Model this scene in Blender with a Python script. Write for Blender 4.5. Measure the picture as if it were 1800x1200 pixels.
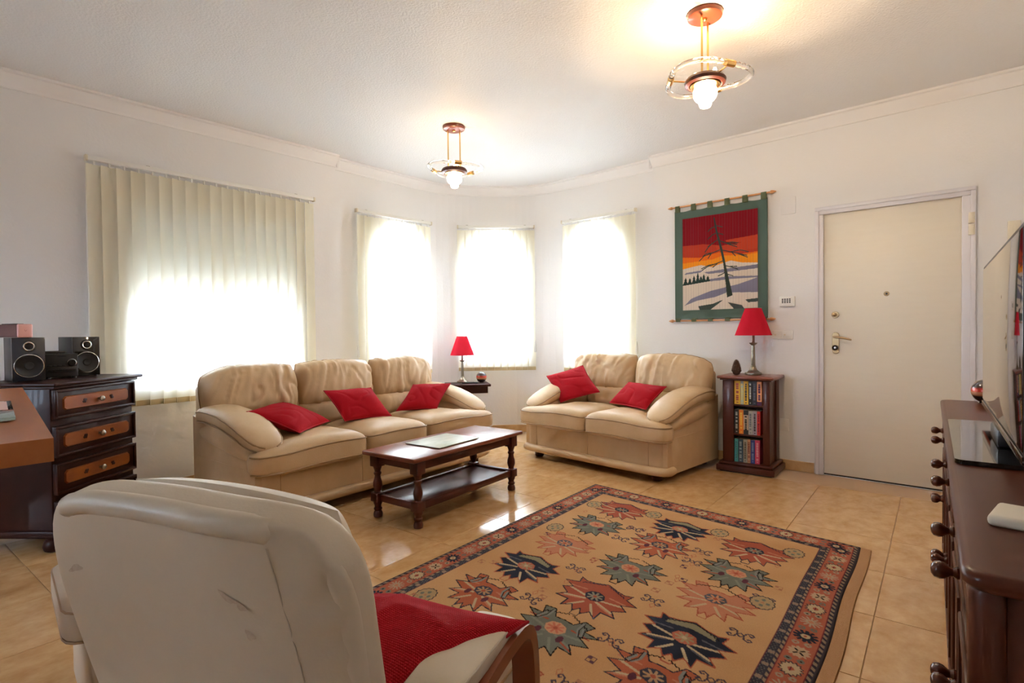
import bpy, bmesh, math, random
import numpy as np
from mathutils import Vector, Matrix, noise

for o in list(bpy.data.objects):
    bpy.data.objects.remove(o)
S = bpy.context.scene
COL = S.collection
PI = math.pi
rnd = random.Random(7)

# ------------------------------------------------------------------ camera
F_PX, CAM_H, YAW, PITCH, ROLL = 961.7, 1.15, 0.7245, -0.0180, -0.0110
fw = Vector((math.cos(YAW) * math.cos(PITCH), math.sin(YAW) * math.cos(PITCH), math.sin(PITCH)))
r0 = Vector((math.sin(YAW), -math.cos(YAW), 0))
u0 = r0.cross(fw)
rt = r0 * math.cos(ROLL) + u0 * math.sin(ROLL)
up = rt.cross(fw)
cam_d = bpy.data.cameras.new('camera')
cam = bpy.data.objects.new('camera', cam_d)
COL.objects.link(cam)
cam_d.sensor_width = 36
cam_d.lens = 36 * F_PX / 1800
cam_d.clip_start = 0.02
cam.matrix_world = Matrix(((rt.x, up.x, -fw.x, 0), (rt.y, up.y, -fw.y, 0), (rt.z, up.z, -fw.z, CAM_H), (0, 0, 0, 1)))
S.camera = cam

# ------------------------------------------------------------------ world, light, exposure
W = bpy.data.worlds.new('sky')
S.world = W
W.use_nodes = True
bg = W.node_tree.nodes['Background']
bg.inputs[0].default_value = (0.69, 0.785, 1.0, 1)
bg.inputs[1].default_value = 36.0
S.view_settings.view_transform = 'Standard'
S.view_settings.look = 'None'
S.view_settings.gamma = 1
S.view_settings.exposure = 0.74
try:
    S.view_settings.use_curve_mapping = False
except Exception:
    pass
S.cycles.use_denoising = True
S.cycles.use_adaptive_sampling = True
S.cycles.adaptive_threshold = 0.08
S.cycles.max_bounces = 7
S.cycles.diffuse_bounces = 4
S.cycles.glossy_bounces = 3
S.cycles.transmission_bounces = 6
S.cycles.sample_clamp_indirect = 12
S.cycles.caustics_reflective = False
S.cycles.caustics_refractive = False

LAMP_GLOBE, LAMP_UP = 25.0, 15.0      # watts of the lower and upper bulb of a ceiling lamp

# ------------------------------------------------------------------ materials
def srgb(r, g, b):
    def f(c):
        c /= 255.0
        return c / 12.92 if c <= 0.04045 else ((c + 0.055) / 1.055) ** 2.4
    return (f(r), f(g), f(b), 1)

def new_mat(name):
    m = bpy.data.materials.new(name)
    m.use_nodes = True
    nt = m.node_tree
    return m, nt, nt.nodes['Principled BSDF']

def lin(nt, a, b):
    nt.links.new(a, b)

def mat(name, col, rough=0.5, col2=None, scale=8, stretch=(1, 1, 1), bump=0.0, bscale=None, detail=5, metal=0.0, coat=0.0,
        coat_rough=0.05, spec=0.5, coords='Object', rand=0.0, sheen=0.0, bdist=0.01):
    m, nt, p = new_mat(name)
    p.inputs['Base Color'].default_value = col
    p.inputs['Roughness'].default_value = rough
    p.inputs['Metallic'].default_value = metal
    p.inputs['Coat Weight'].default_value = coat
    p.inputs['Coat Roughness'].default_value = coat_rough
    p.inputs['Specular IOR Level'].default_value = spec
    p.inputs['Sheen Weight'].default_value = sheen
    if col2 or bump or rand:
        tc = nt.nodes.new('ShaderNodeTexCoord')
        mp = nt.nodes.new('ShaderNodeMapping')
        mp.inputs['Scale'].default_value = stretch
        lin(nt, tc.outputs[coords], mp.inputs[0])
        if rand:
            oi = nt.nodes.new('ShaderNodeObjectInfo')
            vm = nt.nodes.new('ShaderNodeVectorMath'); vm.operation = 'SCALE'
            vm.inputs[0].default_value = (1, 1, 1)
            mm = nt.nodes.new('ShaderNodeMath'); mm.operation = 'MULTIPLY'; mm.inputs[1].default_value = 37.0
            lin(nt, oi.outputs['Random'], mm.inputs[0]); lin(nt, mm.outputs[0], vm.inputs['Scale'])
            lin(nt, vm.outputs[0], mp.inputs['Location'])
    if col2:
        n = nt.nodes.new('ShaderNodeTexNoise')
        n.inputs['Scale'].default_value = scale
        n.inputs['Detail'].default_value = detail
        n.inputs['Roughness'].default_value = 0.6
        lin(nt, mp.outputs[0], n.inputs['Vector'])
        cr = nt.nodes.new('ShaderNodeValToRGB')
        cr.color_ramp.elements[0].position = 0.3
        cr.color_ramp.elements[1].position = 0.72
        cr.color_ramp.elements[0].color = col
        cr.color_ramp.elements[1].color = col2
        lin(nt, n.outputs['Fac'], cr.inputs[0])
        lin(nt, cr.outputs[0], p.inputs['Base Color'])
    if bump:
        n2 = nt.nodes.new('ShaderNodeTexNoise')
        n2.inputs['Scale'].default_value = bscale or scale
        n2.inputs['Detail'].default_value = 4
        lin(nt, mp.outputs[0], n2.inputs['Vector'])
        b = nt.nodes.new('ShaderNodeBump')
        b.inputs['Strength'].default_value = bump
        b.inputs['Distance'].default_value = bdist
        lin(nt, n2.outputs['Fac'], b.inputs['Height'])
        lin(nt, b.outputs[0], p.inputs['Normal'])
    return m

def mat_corduroy(name, col):
    m, nt, p = new_mat(name)
    p.inputs['Base Color'].default_value = col
    p.inputs['Roughness'].default_value = 0.85
    p.inputs['Specular IOR Level'].default_value = 0.15
    tc = nt.nodes.new('ShaderNodeTexCoord')
    w = nt.nodes.new('ShaderNodeTexWave')
    w.inputs['Scale'].default_value = 26
    w.inputs['Distortion'].default_value = 0.6
    lin(nt, tc.outputs['UV'], w.inputs['Vector'])
    w2 = nt.nodes.new('ShaderNodeTexWave'); w2.bands_direction = 'Y'
    w2.inputs['Scale'].default_value = 26
    w2.inputs['Distortion'].default_value = 0.6
    lin(nt, tc.outputs['UV'], w2.inputs['Vector'])
    mu = nt.nodes.new('ShaderNodeMath'); mu.operation = 'MULTIPLY'
    lin(nt, w.outputs['Fac'], mu.inputs[0]); lin(nt, w2.outputs['Fac'], mu.inputs[1])
    b = nt.nodes.new('ShaderNodeBump')
    b.inputs['Strength'].default_value = 0.55
    b.inputs['Distance'].default_value = 0.004
    lin(nt, mu.outputs[0], b.inputs['Height'])
    lin(nt, b.outputs[0], p.inputs['Normal'])
    mx = nt.nodes.new('ShaderNodeMix'); mx.data_type = 'RGBA'
    mx.inputs[6].default_value = tuple(c * 0.72 for c in col[:3]) + (1,)
    mx.inputs[7].default_value = col
    lin(nt, mu.outputs[0], mx.inputs[0])
    lin(nt, mx.outputs[2], p.inputs['Base Color'])
    return m

def mat_attr(name, rough=0.9, bump=0.3, bscale=500, fine=0.15):
    m, nt, p = new_mat(name)
    a = nt.nodes.new('ShaderNodeAttribute'); a.attribute_name = 'Col'
    tc = nt.nodes.new('ShaderNodeTexCoord')
    n = nt.nodes.new('ShaderNodeTexNoise'); n.inputs['Scale'].default_value = bscale
    lin(nt, tc.outputs['Object'], n.inputs['Vector'])
    mx = nt.nodes.new('ShaderNodeMix'); mx.data_type = 'RGBA'; mx.blend_type = 'MULTIPLY'
    mx.inputs[0].default_value = fine
    lin(nt, a.outputs['Color'], mx.inputs[6]); lin(nt, n.outputs['Fac'], mx.inputs[7])
    lin(nt, mx.outputs[2], p.inputs['Base Color'])
    p.inputs['Roughness'].default_value = rough
    p.inputs['Specular IOR Level'].default_value = 0.1
    b = nt.nodes.new('ShaderNodeBump'); b.inputs['Strength'].default_value = bump; b.inputs['Distance'].default_value = 0.002
    lin(nt, n.outputs['Fac'], b.inputs['Height']); lin(nt, b.outputs[0], p.inputs['Normal'])
    return m

def mat_translucent(name, col, tcol, fac, rough=0.9, weave=True):
    m = bpy.data.materials.new(name); m.use_nodes = True
    nt = m.node_tree; nt.nodes.clear()
    out = nt.nodes.new('ShaderNodeOutputMaterial')
    d = nt.nodes.new('ShaderNodeBsdfDiffuse'); d.inputs[0].default_value = col
    t = nt.nodes.new('ShaderNodeBsdfTranslucent'); t.inputs[0].default_value = tcol
    mx = nt.nodes.new('ShaderNodeMixShader'); mx.inputs[0].default_value = fac
    lin(nt, d.outputs[0], mx.inputs[1]); lin(nt, t.outputs[0], mx.inputs[2]); lin(nt, mx.outputs[0], out.inputs[0])
    if weave:
        tc = nt.nodes.new('ShaderNodeTexCoord')
        mp = nt.nodes.new('ShaderNodeMapping'); mp.inputs['Scale'].default_value = (300, 300, 8)
        n = nt.nodes.new('ShaderNodeTexNoise'); n.inputs['Scale'].default_value = 1
        lin(nt, tc.outputs['Object'], mp.inputs[0]); lin(nt, mp.outputs[0], n.inputs['Vector'])
        c2 = nt.nodes.new('ShaderNodeMix'); c2.data_type = 'RGBA'
        c2.inputs[6].default_value = tuple(x * 0.9 for x in col[:3]) + (1,); c2.inputs[7].default_value = col
        lin(nt, n.outputs['Fac'], c2.inputs[0]); lin(nt, c2.outputs[2], d.inputs[0])
    return m

def mat_emit(name, col, strength):
    m = bpy.data.materials.new(name); m.use_nodes = True
    nt = m.node_tree; nt.nodes.clear()
    out = nt.nodes.new('ShaderNodeOutputMaterial')
    e = nt.nodes.new('ShaderNodeEmission'); e.inputs[0].default_value = col; e.inputs[1].default_value = strength
    lin(nt, e.outputs[0], out.inputs[0])
    return m

def mat_lit_globe(name, col, strength):
    """clear ribbed glass round a lit bulb: lets the bulb's light through and glows itself"""
    m = bpy.data.materials.new(name); m.use_nodes = True
    nt = m.node_tree; nt.nodes.clear()
    out = nt.nodes.new('ShaderNodeOutputMaterial')
    e = nt.nodes.new('ShaderNodeEmission'); e.inputs[0].default_value = col; e.inputs[1].default_value = strength
    t = nt.nodes.new('ShaderNodeBsdfTransparent'); t.inputs[0].default_value = (1, 0.97, 0.92, 1)
    mx = nt.nodes.new('ShaderNodeMixShader'); mx.inputs[0].default_value = 0.25
    lin(nt, t.outputs[0], mx.inputs[1]); lin(nt, e.outputs[0], mx.inputs[2]); lin(nt, mx.outputs[0], out.inputs[0])
    m.cycles.emission_sampling = 'NONE'
    return m

def mat_glass(name, col, rough=0.02, ior=1.45):
    m, nt, p = new_mat(name)
    p.inputs['Base Color'].default_value = col
    p.inputs['Transmission Weight'].default_value = 1
    p.inputs['Roughness'].default_value = rough
    p.inputs['IOR'].default_value = ior
    return m

def mat_pane(name):
    m = bpy.data.materials.new(name); m.use_nodes = True
    nt = m.node_tree; nt.nodes.clear()
    out = nt.nodes.new('ShaderNodeOutputMaterial')
    t = nt.nodes.new('ShaderNodeBsdfTransparent'); t.inputs[0].default_value = (0.93, 0.96, 0.95, 1)
    g = nt.nodes.new('ShaderNodeBsdfGlossy'); g.inputs[1].default_value = 0.02
    mx = nt.nodes.new('ShaderNodeMixShader'); mx.inputs[0].default_value = 0.06
    lin(nt, t.outputs[0], mx.inputs[1]); lin(nt, g.outputs[0], mx.inputs[2]); lin(nt, mx.outputs[0], out.inputs[0])
    return m

def mat_bands(name, stops, rough=0.08, axis=2):
    """colours banded along an axis of the object's own bounding box, like dipped and lacquered glass"""
    m, nt, p = new_mat(name)
    tc = nt.nodes.new('ShaderNodeTexCoord'); sx = nt.nodes.new('ShaderNodeSeparateXYZ')
    lin(nt, tc.outputs['Generated'], sx.inputs[0])
    cr = nt.nodes.new('ShaderNodeValToRGB'); cr.color_ramp.interpolation = 'LINEAR'
    while len(cr.color_ramp.elements) < len(stops):
        cr.color_ramp.elements.new(0.5)
    for e, (ps, c) in zip(cr.color_ramp.elements, stops):
        e.position = ps; e.color = c
    lin(nt, sx.outputs[axis], cr.inputs[0]); lin(nt, cr.outputs[0], p.inputs['Base Color'])
    p.inputs['Roughness'].default_value = rough
    p.inputs['Coat Weight'].default_value = 0.6
    return m

M = {}
M['wall'] = mat('wall_plaster', (0.80, 0.787, 0.785, 1), 0.75, bump=0.2, bscale=60, bdist=0.006, spec=0.25)
M['ceiling'] = mat('ceiling_plaster', (0.80, 0.787, 0.78, 1), 0.48, bump=0.5, bscale=75, bdist=0.008, spec=0.4)
M['cornice'] = mat('cornice_paint', (0.83, 0.81, 0.80, 1), 0.6)
M['tile'] = mat('floor_tile', (0.53, 0.285, 0.105, 1), 0.14, col2=(0.70, 0.44, 0.21, 1), scale=11, stretch=(1, 1.35, 1), detail=12, rand=1, coat=0.35, coat_rough=0.04)
M['grout'] = mat('grout', (0.52, 0.33, 0.17, 1), 0.9, bump=0.2, bscale=200)
M['skirt'] = mat('skirting_tile', (0.50, 0.29, 0.12, 1), 0.3, col2=(0.64, 0.42, 0.21, 1), scale=16, rand=1)
M['leather'] = mat('cream_leather', (0.55, 0.365, 0.19, 1), 0.42, col2=(0.63, 0.445, 0.255, 1), scale=5, bump=0.25, bscale=160, bdist=0.003, spec=0.45)
M['leather_seam'] = mat('leather_piping', (0.36, 0.225, 0.105, 1), 0.45, bump=0.1, bscale=200)
M['pale_leather'] = mat('pale_leather', (0.60, 0.50, 0.365, 1), 0.45, col2=(0.65, 0.55, 0.415, 1), scale=4, bump=0.15, bscale=220, bdist=0.002, spec=0.4)
M['mahogany'] = mat('dark_mahogany', (0.050, 0.009, 0.005, 1), 0.38, col2=(0.095, 0.022, 0.012, 1), scale=5, stretch=(1, 1, 0.12), coat=0.2, coat_rough=0.15, spec=0.3)
M['mahogany_top'] = mat('red_mahogany', (0.16, 0.038, 0.020, 1), 0.28, col2=(0.24, 0.068, 0.036, 1), scale=7, stretch=(0.08, 1, 1), coat=0.2, coat_rough=0.12, spec=0.4)
M['dark_oak'] = mat('dark_stained_oak', (0.020, 0.0055, 0.004, 1), 0.42, col2=(0.042, 0.011, 0.007, 1), scale=6, stretch=(0.15, 1, 1), coat=0.05, spec=0.18)
M['inlay'] = mat('orange_burr_wood', (0.32, 0.085, 0.011, 1), 0.35, col2=(0.16, 0.032, 0.006, 1), scale=9, stretch=(0.5, 1, 1), coat=0.3)
M['desk'] = mat('cherry_veneer', (0.36, 0.105, 0.026, 1), 0.35, col2=(0.45, 0.15, 0.042, 1), scale=10, stretch=(1, 0.08, 1), coat=0.08, coat_rough=0.1, spec=0.3)
M['sideboard'] = mat('polished_walnut', (0.062, 0.015, 0.008, 1), 0.33, col2=(0.105, 0.03, 0.015, 1), scale=5, stretch=(0.12, 1, 1), coat=0.05, coat_rough=0.15, spec=0.25)
M['bentwood'] = mat('bent_teak', (0.20, 0.042, 0.012, 1), 0.35, col2=(0.27, 0.07, 0.02, 1), scale=8, stretch=(1, 0.2, 1), coat=0.3)
M['red'] = mat_corduroy('red_corduroy', (0.52, 0.006, 0.016, 1))
M['shade'] = mat_translucent('red_shade_fabric', (0.62, 0.022, 0.045, 1), (0.75, 0.06, 0.08, 1), 0.35, weave=False)
M['brass'] = mat('antique_brass', (0.42, 0.30, 0.16, 1), 0.32, metal=1)
M['pewter'] = mat('antique_pewter', (0.26, 0.225, 0.17, 1), 0.35, metal=1, col2=(0.34, 0.30, 0.24, 1), scale=20)
M['gold'] = mat('polished_brass', (0.80, 0.50, 0.18, 1), 0.22, metal=1)
M['white'] = mat('white_plastic', (0.78, 0.77, 0.73, 1), 0.4)
M['cream_white'] = mat('switch_plastic', (0.77, 0.76, 0.73, 1), 0.35)
M['cream'] = mat('cream_plastic', (0.70, 0.63, 0.50, 1), 0.4)
M['door'] = mat('door_paint', (0.80, 0.735, 0.62, 1), 0.45, col2=(0.78, 0.715, 0.60, 1), scale=4, stretch=(1, 1, 8))
M['frame'] = mat('door_frame_paint', (0.72, 0.70, 0.74, 1), 0.45)
M['aluminium'] = mat('white_aluminium', (0.8, 0.8, 0.8, 1), 0.35)
M['slat'] = mat_translucent('blind_fabric', (0.88, 0.81, 0.60, 1), (0.93, 0.915, 0.855, 1), 0.55)
M['pocket'] = mat_translucent('blind_fabric_pocket', (0.62, 0.50, 0.30, 1), (0.75, 0.62, 0.42, 1), 0.22)
M['shutter'] = mat_translucent('roller_shutter', (0.72, 0.69, 0.60, 1), (0.8, 0.75, 0.62, 1), 0.03, weave=False)
M['black_gloss'] = mat('black_gloss', (0.010, 0.010, 0.012, 1), 0.08, coat=0.5)
M['black'] = mat('black_plastic', (0.012, 0.012, 0.013, 1), 0.35)
M['screen'] = mat('tv_screen', (0.012, 0.012, 0.014, 1), 0.06, spec=0.9, coat=1.0, coat_rough=0.03)
M['speaker_front'] = mat('blue_black_lacquer', (0.02, 0.024, 0.035, 1), 0.08, coat=0.8)
M['cone'] = mat('speaker_cone', (0.016, 0.017, 0.02, 1), 0.6)
M['chrome'] = mat('chrome', (0.8, 0.8, 0.8, 1), 0.15, metal=1)
M['pink'] = mat('pink_plastic', (0.80, 0.42, 0.38, 1), 0.45)
M['brown_fabric'] = mat('brown_grille', (0.14, 0.055, 0.045, 1), 0.7, bump=0.3, bscale=300)
M['glass_green'] = mat_glass('green_edge_glass', (0.60, 0.85, 0.78, 1), 0.05)
M['marble_glass'] = mat('veined_glass_board', (0.50, 0.60, 0.52, 1), 0.35, col2=(0.74, 0.78, 0.71, 1), scale=7, stretch=(1, 3, 1), detail=7, spec=0.3)
M['glass_edge'] = mat('dark_glass_edge', (0.03, 0.05, 0.05, 1), 0.2)
M['crystal'] = mat_glass('clear_glass_tube', (1.0, 0.96, 0.9, 1), 0.05)
M['globe'] = mat_lit_globe('lit_glass_globe', (1.0, 0.86, 0.64, 1), 14.0)
M['upbulb'] = mat_lit_globe('lit_bulb', (1.0, 0.80, 0.5, 1), 30.0)
M['pane'] = mat_pane('window_glass')
M['pinecone'] = mat('pine_cone', (0.055, 0.022, 0.012, 1), 0.7, col2=(0.10, 0.045, 0.024, 1), scale=40)
M['rod'] = mat('pine_dowel', (0.62, 0.30, 0.12, 1), 0.4)
M['cloth_green'] = mat('green_canvas', (0.072, 0.115, 0.088, 1), 0.9, bump=0.3, bscale=400)
M['cloth_tab'] = mat('olive_canvas', (0.10, 0.125, 0.065, 1), 0.9, bump=0.3, bscale=400)
M['rug_attr'] = mat_attr('woven_wool', 0.95, 0.5, 350, 0.35)
M['tap_attr'] = mat_attr('woven_tapestry', 0.9, 0.3, 300, 0.15)
M['rug_edge'] = mat('rug_selvedge', (0.20, 0.10, 0.045, 1), 0.95, bump=0.4, bscale=300)
M['paper'] = mat('paper', (0.72, 0.66, 0.52, 1), 0.9)
M['stain'] = mat('scuffed_leather', (0.42, 0.26, 0.17, 1), 0.6)
M['ball'] = mat_bands('lacquered_ball', [(0.0, (0.01, 0.006, 0.005, 1)), (0.28, (0.03, 0.012, 0.008, 1)), (0.36, (0.50, 0.20, 0.09, 1)), (0.45, (0.62, 0.30, 0.16, 1)), (0.50, (0.62, 0.05, 0.03, 1)), (0.60, (0.50, 0.03, 0.02, 1)), (0.68, (0.05, 0.03, 0.03, 1)), (1.0, (0.06, 0.055, 0.055, 1))])

# ------------------------------------------------------------------ mesh builder
class MB:
    def __init__(self):
        self.v, self.f, self.uv = [], [], None
    def add(self, vs, fs, M4=None):
        n = len(self.v)
        for p in vs:
            p = Vector(p)
            if M4 is not None:
                p = M4 @ p
            self.v.append(p)
        self.f += [tuple(i + n for i in f) for f in fs]
        return self
    def box(self, x0, x1, y0, y1, z0, z1, M4=None, r=0.0, seg=2):
        bm = bmesh.new()
        bmesh.ops.create_cube(bm, size=1)
        for v in bm.verts:
            v.co = Vector(((x0 + x1) / 2 + v.co.x * (x1 - x0), (y0 + y1) / 2 + v.co.y * (y1 - y0), (z0 + z1) / 2 + v.co.z * (z1 - z0)))
        if r > 0:
            r = min(r, 0.49 * min(abs(x1 - x0), abs(y1 - y0), abs(z1 - z0)))
            bmesh.ops.bevel(bm, geom=list(bm.edges), offset=r, segments=seg, affect='EDGES', profile=0.5)
        bm.verts.index_update()
        self.add([v.co.copy() for v in bm.verts], [tuple(v.index for v in f.verts) for f in bm.faces], M4)
        bm.free()
        return self
    def lathe(self, prof, n=20, M4=None, cap=True):
        vs, fs = [], []
        k = len(prof)
        for i in range(n):
            a = 2 * PI * i / n
            for r, z in prof:
                vs.append((r * math.cos(a), r * math.sin(a), z))
        for i in range(n):
            j = (i + 1) % n
            for q in range(k - 1):
                fs.append((i * k + q, j * k + q, j * k + q + 1, i * k + q + 1))
        if cap:
            if prof[0][0] > 1e-6:
                fs.append(tuple(i * k for i in reversed(range(n))))
            if prof[-1][0] > 1e-6:
                fs.append(tuple(i * k + k - 1 for i in range(n)))
        return self.add(vs, fs, M4)
    def tube(self, pts, r, n=8, closed=False, M4=None, cap=True):
        pts = [Vector(p) for p in pts]
        N = len(pts)
        rr = r if isinstance(r, (list, tuple)) else [r] * N
        vs, fs = [], []
        prev = None
        for i, p in enumerate(pts):
            if closed:
                t = pts[(i + 1) % N] - pts[i - 1]
            else:
                t = pts[min(i + 1, N - 1)] - pts[max(i - 1, 0)]
            t.normalize()
            if prev is None:
                a = Vector((0, 0, 1)) if abs(t.z) < 0.9 else Vector((1, 0, 0))
                nx = t.cross(a).normalized()
            else:
                nx = (prev - t * prev.dot(t)).normalized()
            prev = nx
            ny = t.cross(nx)
            for k in range(n):
                a = 2 * PI * k / n
                vs.append(p + nx * (rr[i] * math.cos(a)) + ny * (rr[i] * math.sin(a)))
        R = N if closed else N - 1
        for i in range(R):
            j = (i + 1) % N
            for k in range(n):
                l = (k + 1) % n
                fs.append((i * n + k, i * n + l, j * n + l, j * n + k))
        if not closed and cap:
            fs.append(tuple(reversed(range(n))))
            fs.append(tuple((N - 1) * n + k for k in range(n)))
        return self.add(vs, fs, M4)
    def loft(self, rings, M4=None, cap=True):
        n = len(rings[0])
        vs = [p for r in rings for p in r]
        fs = []
        for i in range(len(rings) - 1):
            for k in range(n):
                l = (k + 1) % n
                fs.append((i * n + k, i * n + l, (i + 1) * n + l, (i + 1) * n + k))
        if cap:
            fs.append(tuple(reversed(range(n))))
            fs.append(tuple((len(rings) - 1) * n + k for k in range(n)))
        return self.add(vs, fs, M4)
    def puff(self, outline, c, z0, z1, nt=4.0, nb=6.0, split=0.45, K=10, M4=None, disp=None):
        """upholstered shape: an outline in xy swelling to z1 above and z0 below"""
        zm = z0 + (z1 - z0) * split
        N = len(outline)
        rings = []
        for k in range(K, 0, -1):
            a = (PI / 2) * k / K
            s, h = max(math.cos(a), 0.0) ** (2 / nb), math.sin(a) ** (2 / nb)
            if k == K:
                s = 0.0
            rings.append((s, zm - (zm - z0) * h))
        for k in range(0, K + 1):
            a = (PI / 2) * k / K
            s, h = max(math.cos(a), 0.0) ** (2 / nt), math.sin(a) ** (2 / nt)
            if k == K:
                s = 0.0
            rings.append((s, zm + (z1 - zm) * h))
        vs, fs = [], []
        idx = []
        for s, z in rings:
            if s < 1e-5:
                p = Vector((c[0], c[1], z))
                vs.append(disp(p, s) if disp else p)
                idx.append([len(vs) - 1])
            else:
                row = []
                for (x, y) in outline:
                    p = Vector((c[0] + (x - c[0]) * s, c[1] + (y - c[1]) * s, z))
                    vs.append(disp(p, s) if disp else p)
                    row.append(len(vs) - 1)
                idx.append(row)
        for a, b in zip(idx[:-1], idx[1:]):
            if len(a) == 1:
                for k in range(N):
                    fs.append((a[0], b[(k + 1) % N], b[k]))
            elif len(b) == 1:
                for k in range(N):
                    fs.append((a[k], a[(k + 1) % N], b[0]))
            else:
                for k in range(N):
                    l = (k + 1) % N
                    fs.append((a[k], a[l], b[l], b[k]))
        return self.add(vs, fs, M4)
    def pad(self, x0, x1, y0, y1, z0, z1, k=0.25, a=5.0, b=2.2, n=(36, 36), split=0.4, M4=None, disp=None):
        """stuffed rectangular pad on a regular grid, thickest in the middle"""
        cx, cy, hw, hh = (x0 + x1) / 2, (y0 + y1) / 2, (x1 - x0) / 2, (y1 - y0) / 2
        zm = z0 + (z1 - z0) * split
        nx, ny = n
        vs, fs = [], []
        for side in (1, -1):
            base = len(vs)
            for j in range(ny + 1):
                for i in range(nx + 1):
                    u, v = -math.cos(PI * i / nx) * 0.35 + (2 * i / nx - 1) * 0.65, -math.cos(PI * j / ny) * 0.35 + (2 * j / ny - 1) * 0.65
                    f = max(0.0, 1 - abs(u) ** a) ** (1 / b) * max(0.0, 1 - abs(v) ** a) ** (1 / b)
                    p = Vector((cx + hw * u * math.sqrt(1 - k * v * v / 2), cy + hh * v * math.sqrt(1 - k * u * u / 2), zm + ((z1 - zm) if side > 0 else (z0 - zm)) * f))
                    if disp: p = disp(p, u, v, f * side)
                    vs.append(p)
            for j in range(ny):
                for i in range(nx):
                    q = base + j * (nx + 1) + i
                    fc = (q, q + 1, q + nx + 2, q + nx + 1)
                    fs.append(fc if side > 0 else tuple(reversed(fc)))
        return self.add(vs, fs, M4)
    def build(self, name, m, parent=None, smooth=True, angle=40, loc=None):
        me = bpy.data.meshes.new(name)
        me.from_pydata([tuple(p) for p in self.v], [], self.f)
        me.materials.append(m if not isinstance(m, str) else M[m])
        if smooth:
            me.polygons.foreach_set('use_smooth', [True] * len(me.polygons))
            try:
                me.set_sharp_from_angle(angle=math.radians(angle))
            except Exception:
                pass
        me.update()
        o = bpy.data.objects.new(name, me)
        COL.objects.link(o)
        if parent is not None:
            o.parent = parent
        if loc is not None:
            o.location = loc
        return o

def tag(o, label, cat=None, group=None, kind=None):
    if label: o['label'] = label
    if cat: o['category'] = cat
    if group: o['group'] = group
    if kind: o['kind'] = kind
    return o

def thing(name, label, cat, loc=(0, 0, 0), rz=0.0, group=None, kind=None):
    o = bpy.data.objects.new(name, None)
    COL.objects.link(o)
    o.empty_display_size = 0.1
    o.location = loc
    o.rotation_euler = (0, 0, rz)
    return tag(o, label, cat, group, kind)

def struct(o):
    o['kind'] = 'structure'
    return o

def chaikin(pts, it=3, closed=True):
    pts = [Vector(p) for p in pts]
    for _ in range(it):
        q = []
        n = len(pts)
        for i in range(n if closed else n - 1):
            a, b = pts[i], pts[(i + 1) % n]
            q += [a * 0.75 + b * 0.25, a * 0.25 + b * 0.75]
        pts = q
    return pts

def resample(pts, n, closed=True):
    P = [Vector(p) for p in pts] + ([Vector(pts[0])] if closed else [])
    L = [0]
    for a, b in zip(P[:-1], P[1:]):
        L.append(L[-1] + (b - a).length)
    out = []
    m = n if closed else n - 1
    j = 0
    for k in range(n):
        t = L[-1] * k / m
        while j < len(L) - 2 and L[j + 1] < t:
            j += 1
        d = L[j + 1] - L[j]
        f = (t - L[j]) / d if d > 1e-9 else 0
        out.append(P[j].lerp(P[j + 1], min(max(f, 0), 1)))
    return out

def rrect(x0, x1, y0, y1, r, n=6, rs=None):
    """rounded rectangle, corner radii may differ: rs = (bl, br, tr, tl)"""
    rs = rs or (r, r, r, r)
    out = []
    cs = ((x0, y0, 180, 1, 1), (x1, y0, 270, -1, 1), (x1, y1, 0, -1, -1), (x0, y1, 90, 1, -1))
    for (cx, cy, a0, sx, sy), q in zip(cs, rs):
        for k in range(n + 1):
            a = math.radians(a0 + 90 * k / n)
            out.append(Vector((cx + sx * q + q * math.cos(a), cy + sy * q + q * math.sin(a))))
    return out

def super_ring(c, w, h, ex, n=24, axis='y'):
    out = []
    for k in range(n):
        a = 2 * PI * k / n
        ca, sa = math.cos(a), math.sin(a)
        x = math.copysign(abs(ca) ** (2 / ex), ca) * w / 2
        z = math.copysign(abs(sa) ** (2 / ex), sa) * h / 2
        out.append((c[0] + x, c[1], c[2] + z) if axis == 'y' else (c[0], c[1] + x, c[2] + z))
    return out

def copy_tree(o, parent=None):
    c = o.copy()
    COL.objects.link(c)
    if parent is not None:
        c.parent = parent
    for ch in list(o.children):
        copy_tree(ch, c)
    return c

# ------------------------------------------------------------------ the room
CEIL, ZC = 2.785, 2.69
X2, Y1 = 4.822, 4.592
YR0, YR1, XL = -0.24, -0.68, -2.6     # right wall (a little out of square) and the wall behind the camera

class Path:
    def __init__(self, pts):
        self.p = [Vector(q) for q in pts]
        self.L = [0]
        for a, b in zip(self.p[:-1], self.p[1:]):
            self.L.append(self.L[-1] + (b - a).length)
        self.len = self.L[-1]
    def at(self, s):
        s = min(max(s, 0), self.len)
        j = 0
        while j < len(self.L) - 2 and self.L[j + 1] < s:
            j += 1
        f = (s - self.L[j]) / max(self.L[j + 1] - self.L[j], 1e-9)
        return self.p[j].lerp(self.p[j + 1], f)
    def nrm(self, s):
        """outward normal (left of travel), averaged round the bends"""
        a, b = self.at(s - 0.02), self.at(s + 0.02)
        d = (b - a).normalized()
        return Vector((-d.y, d.x))

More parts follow.
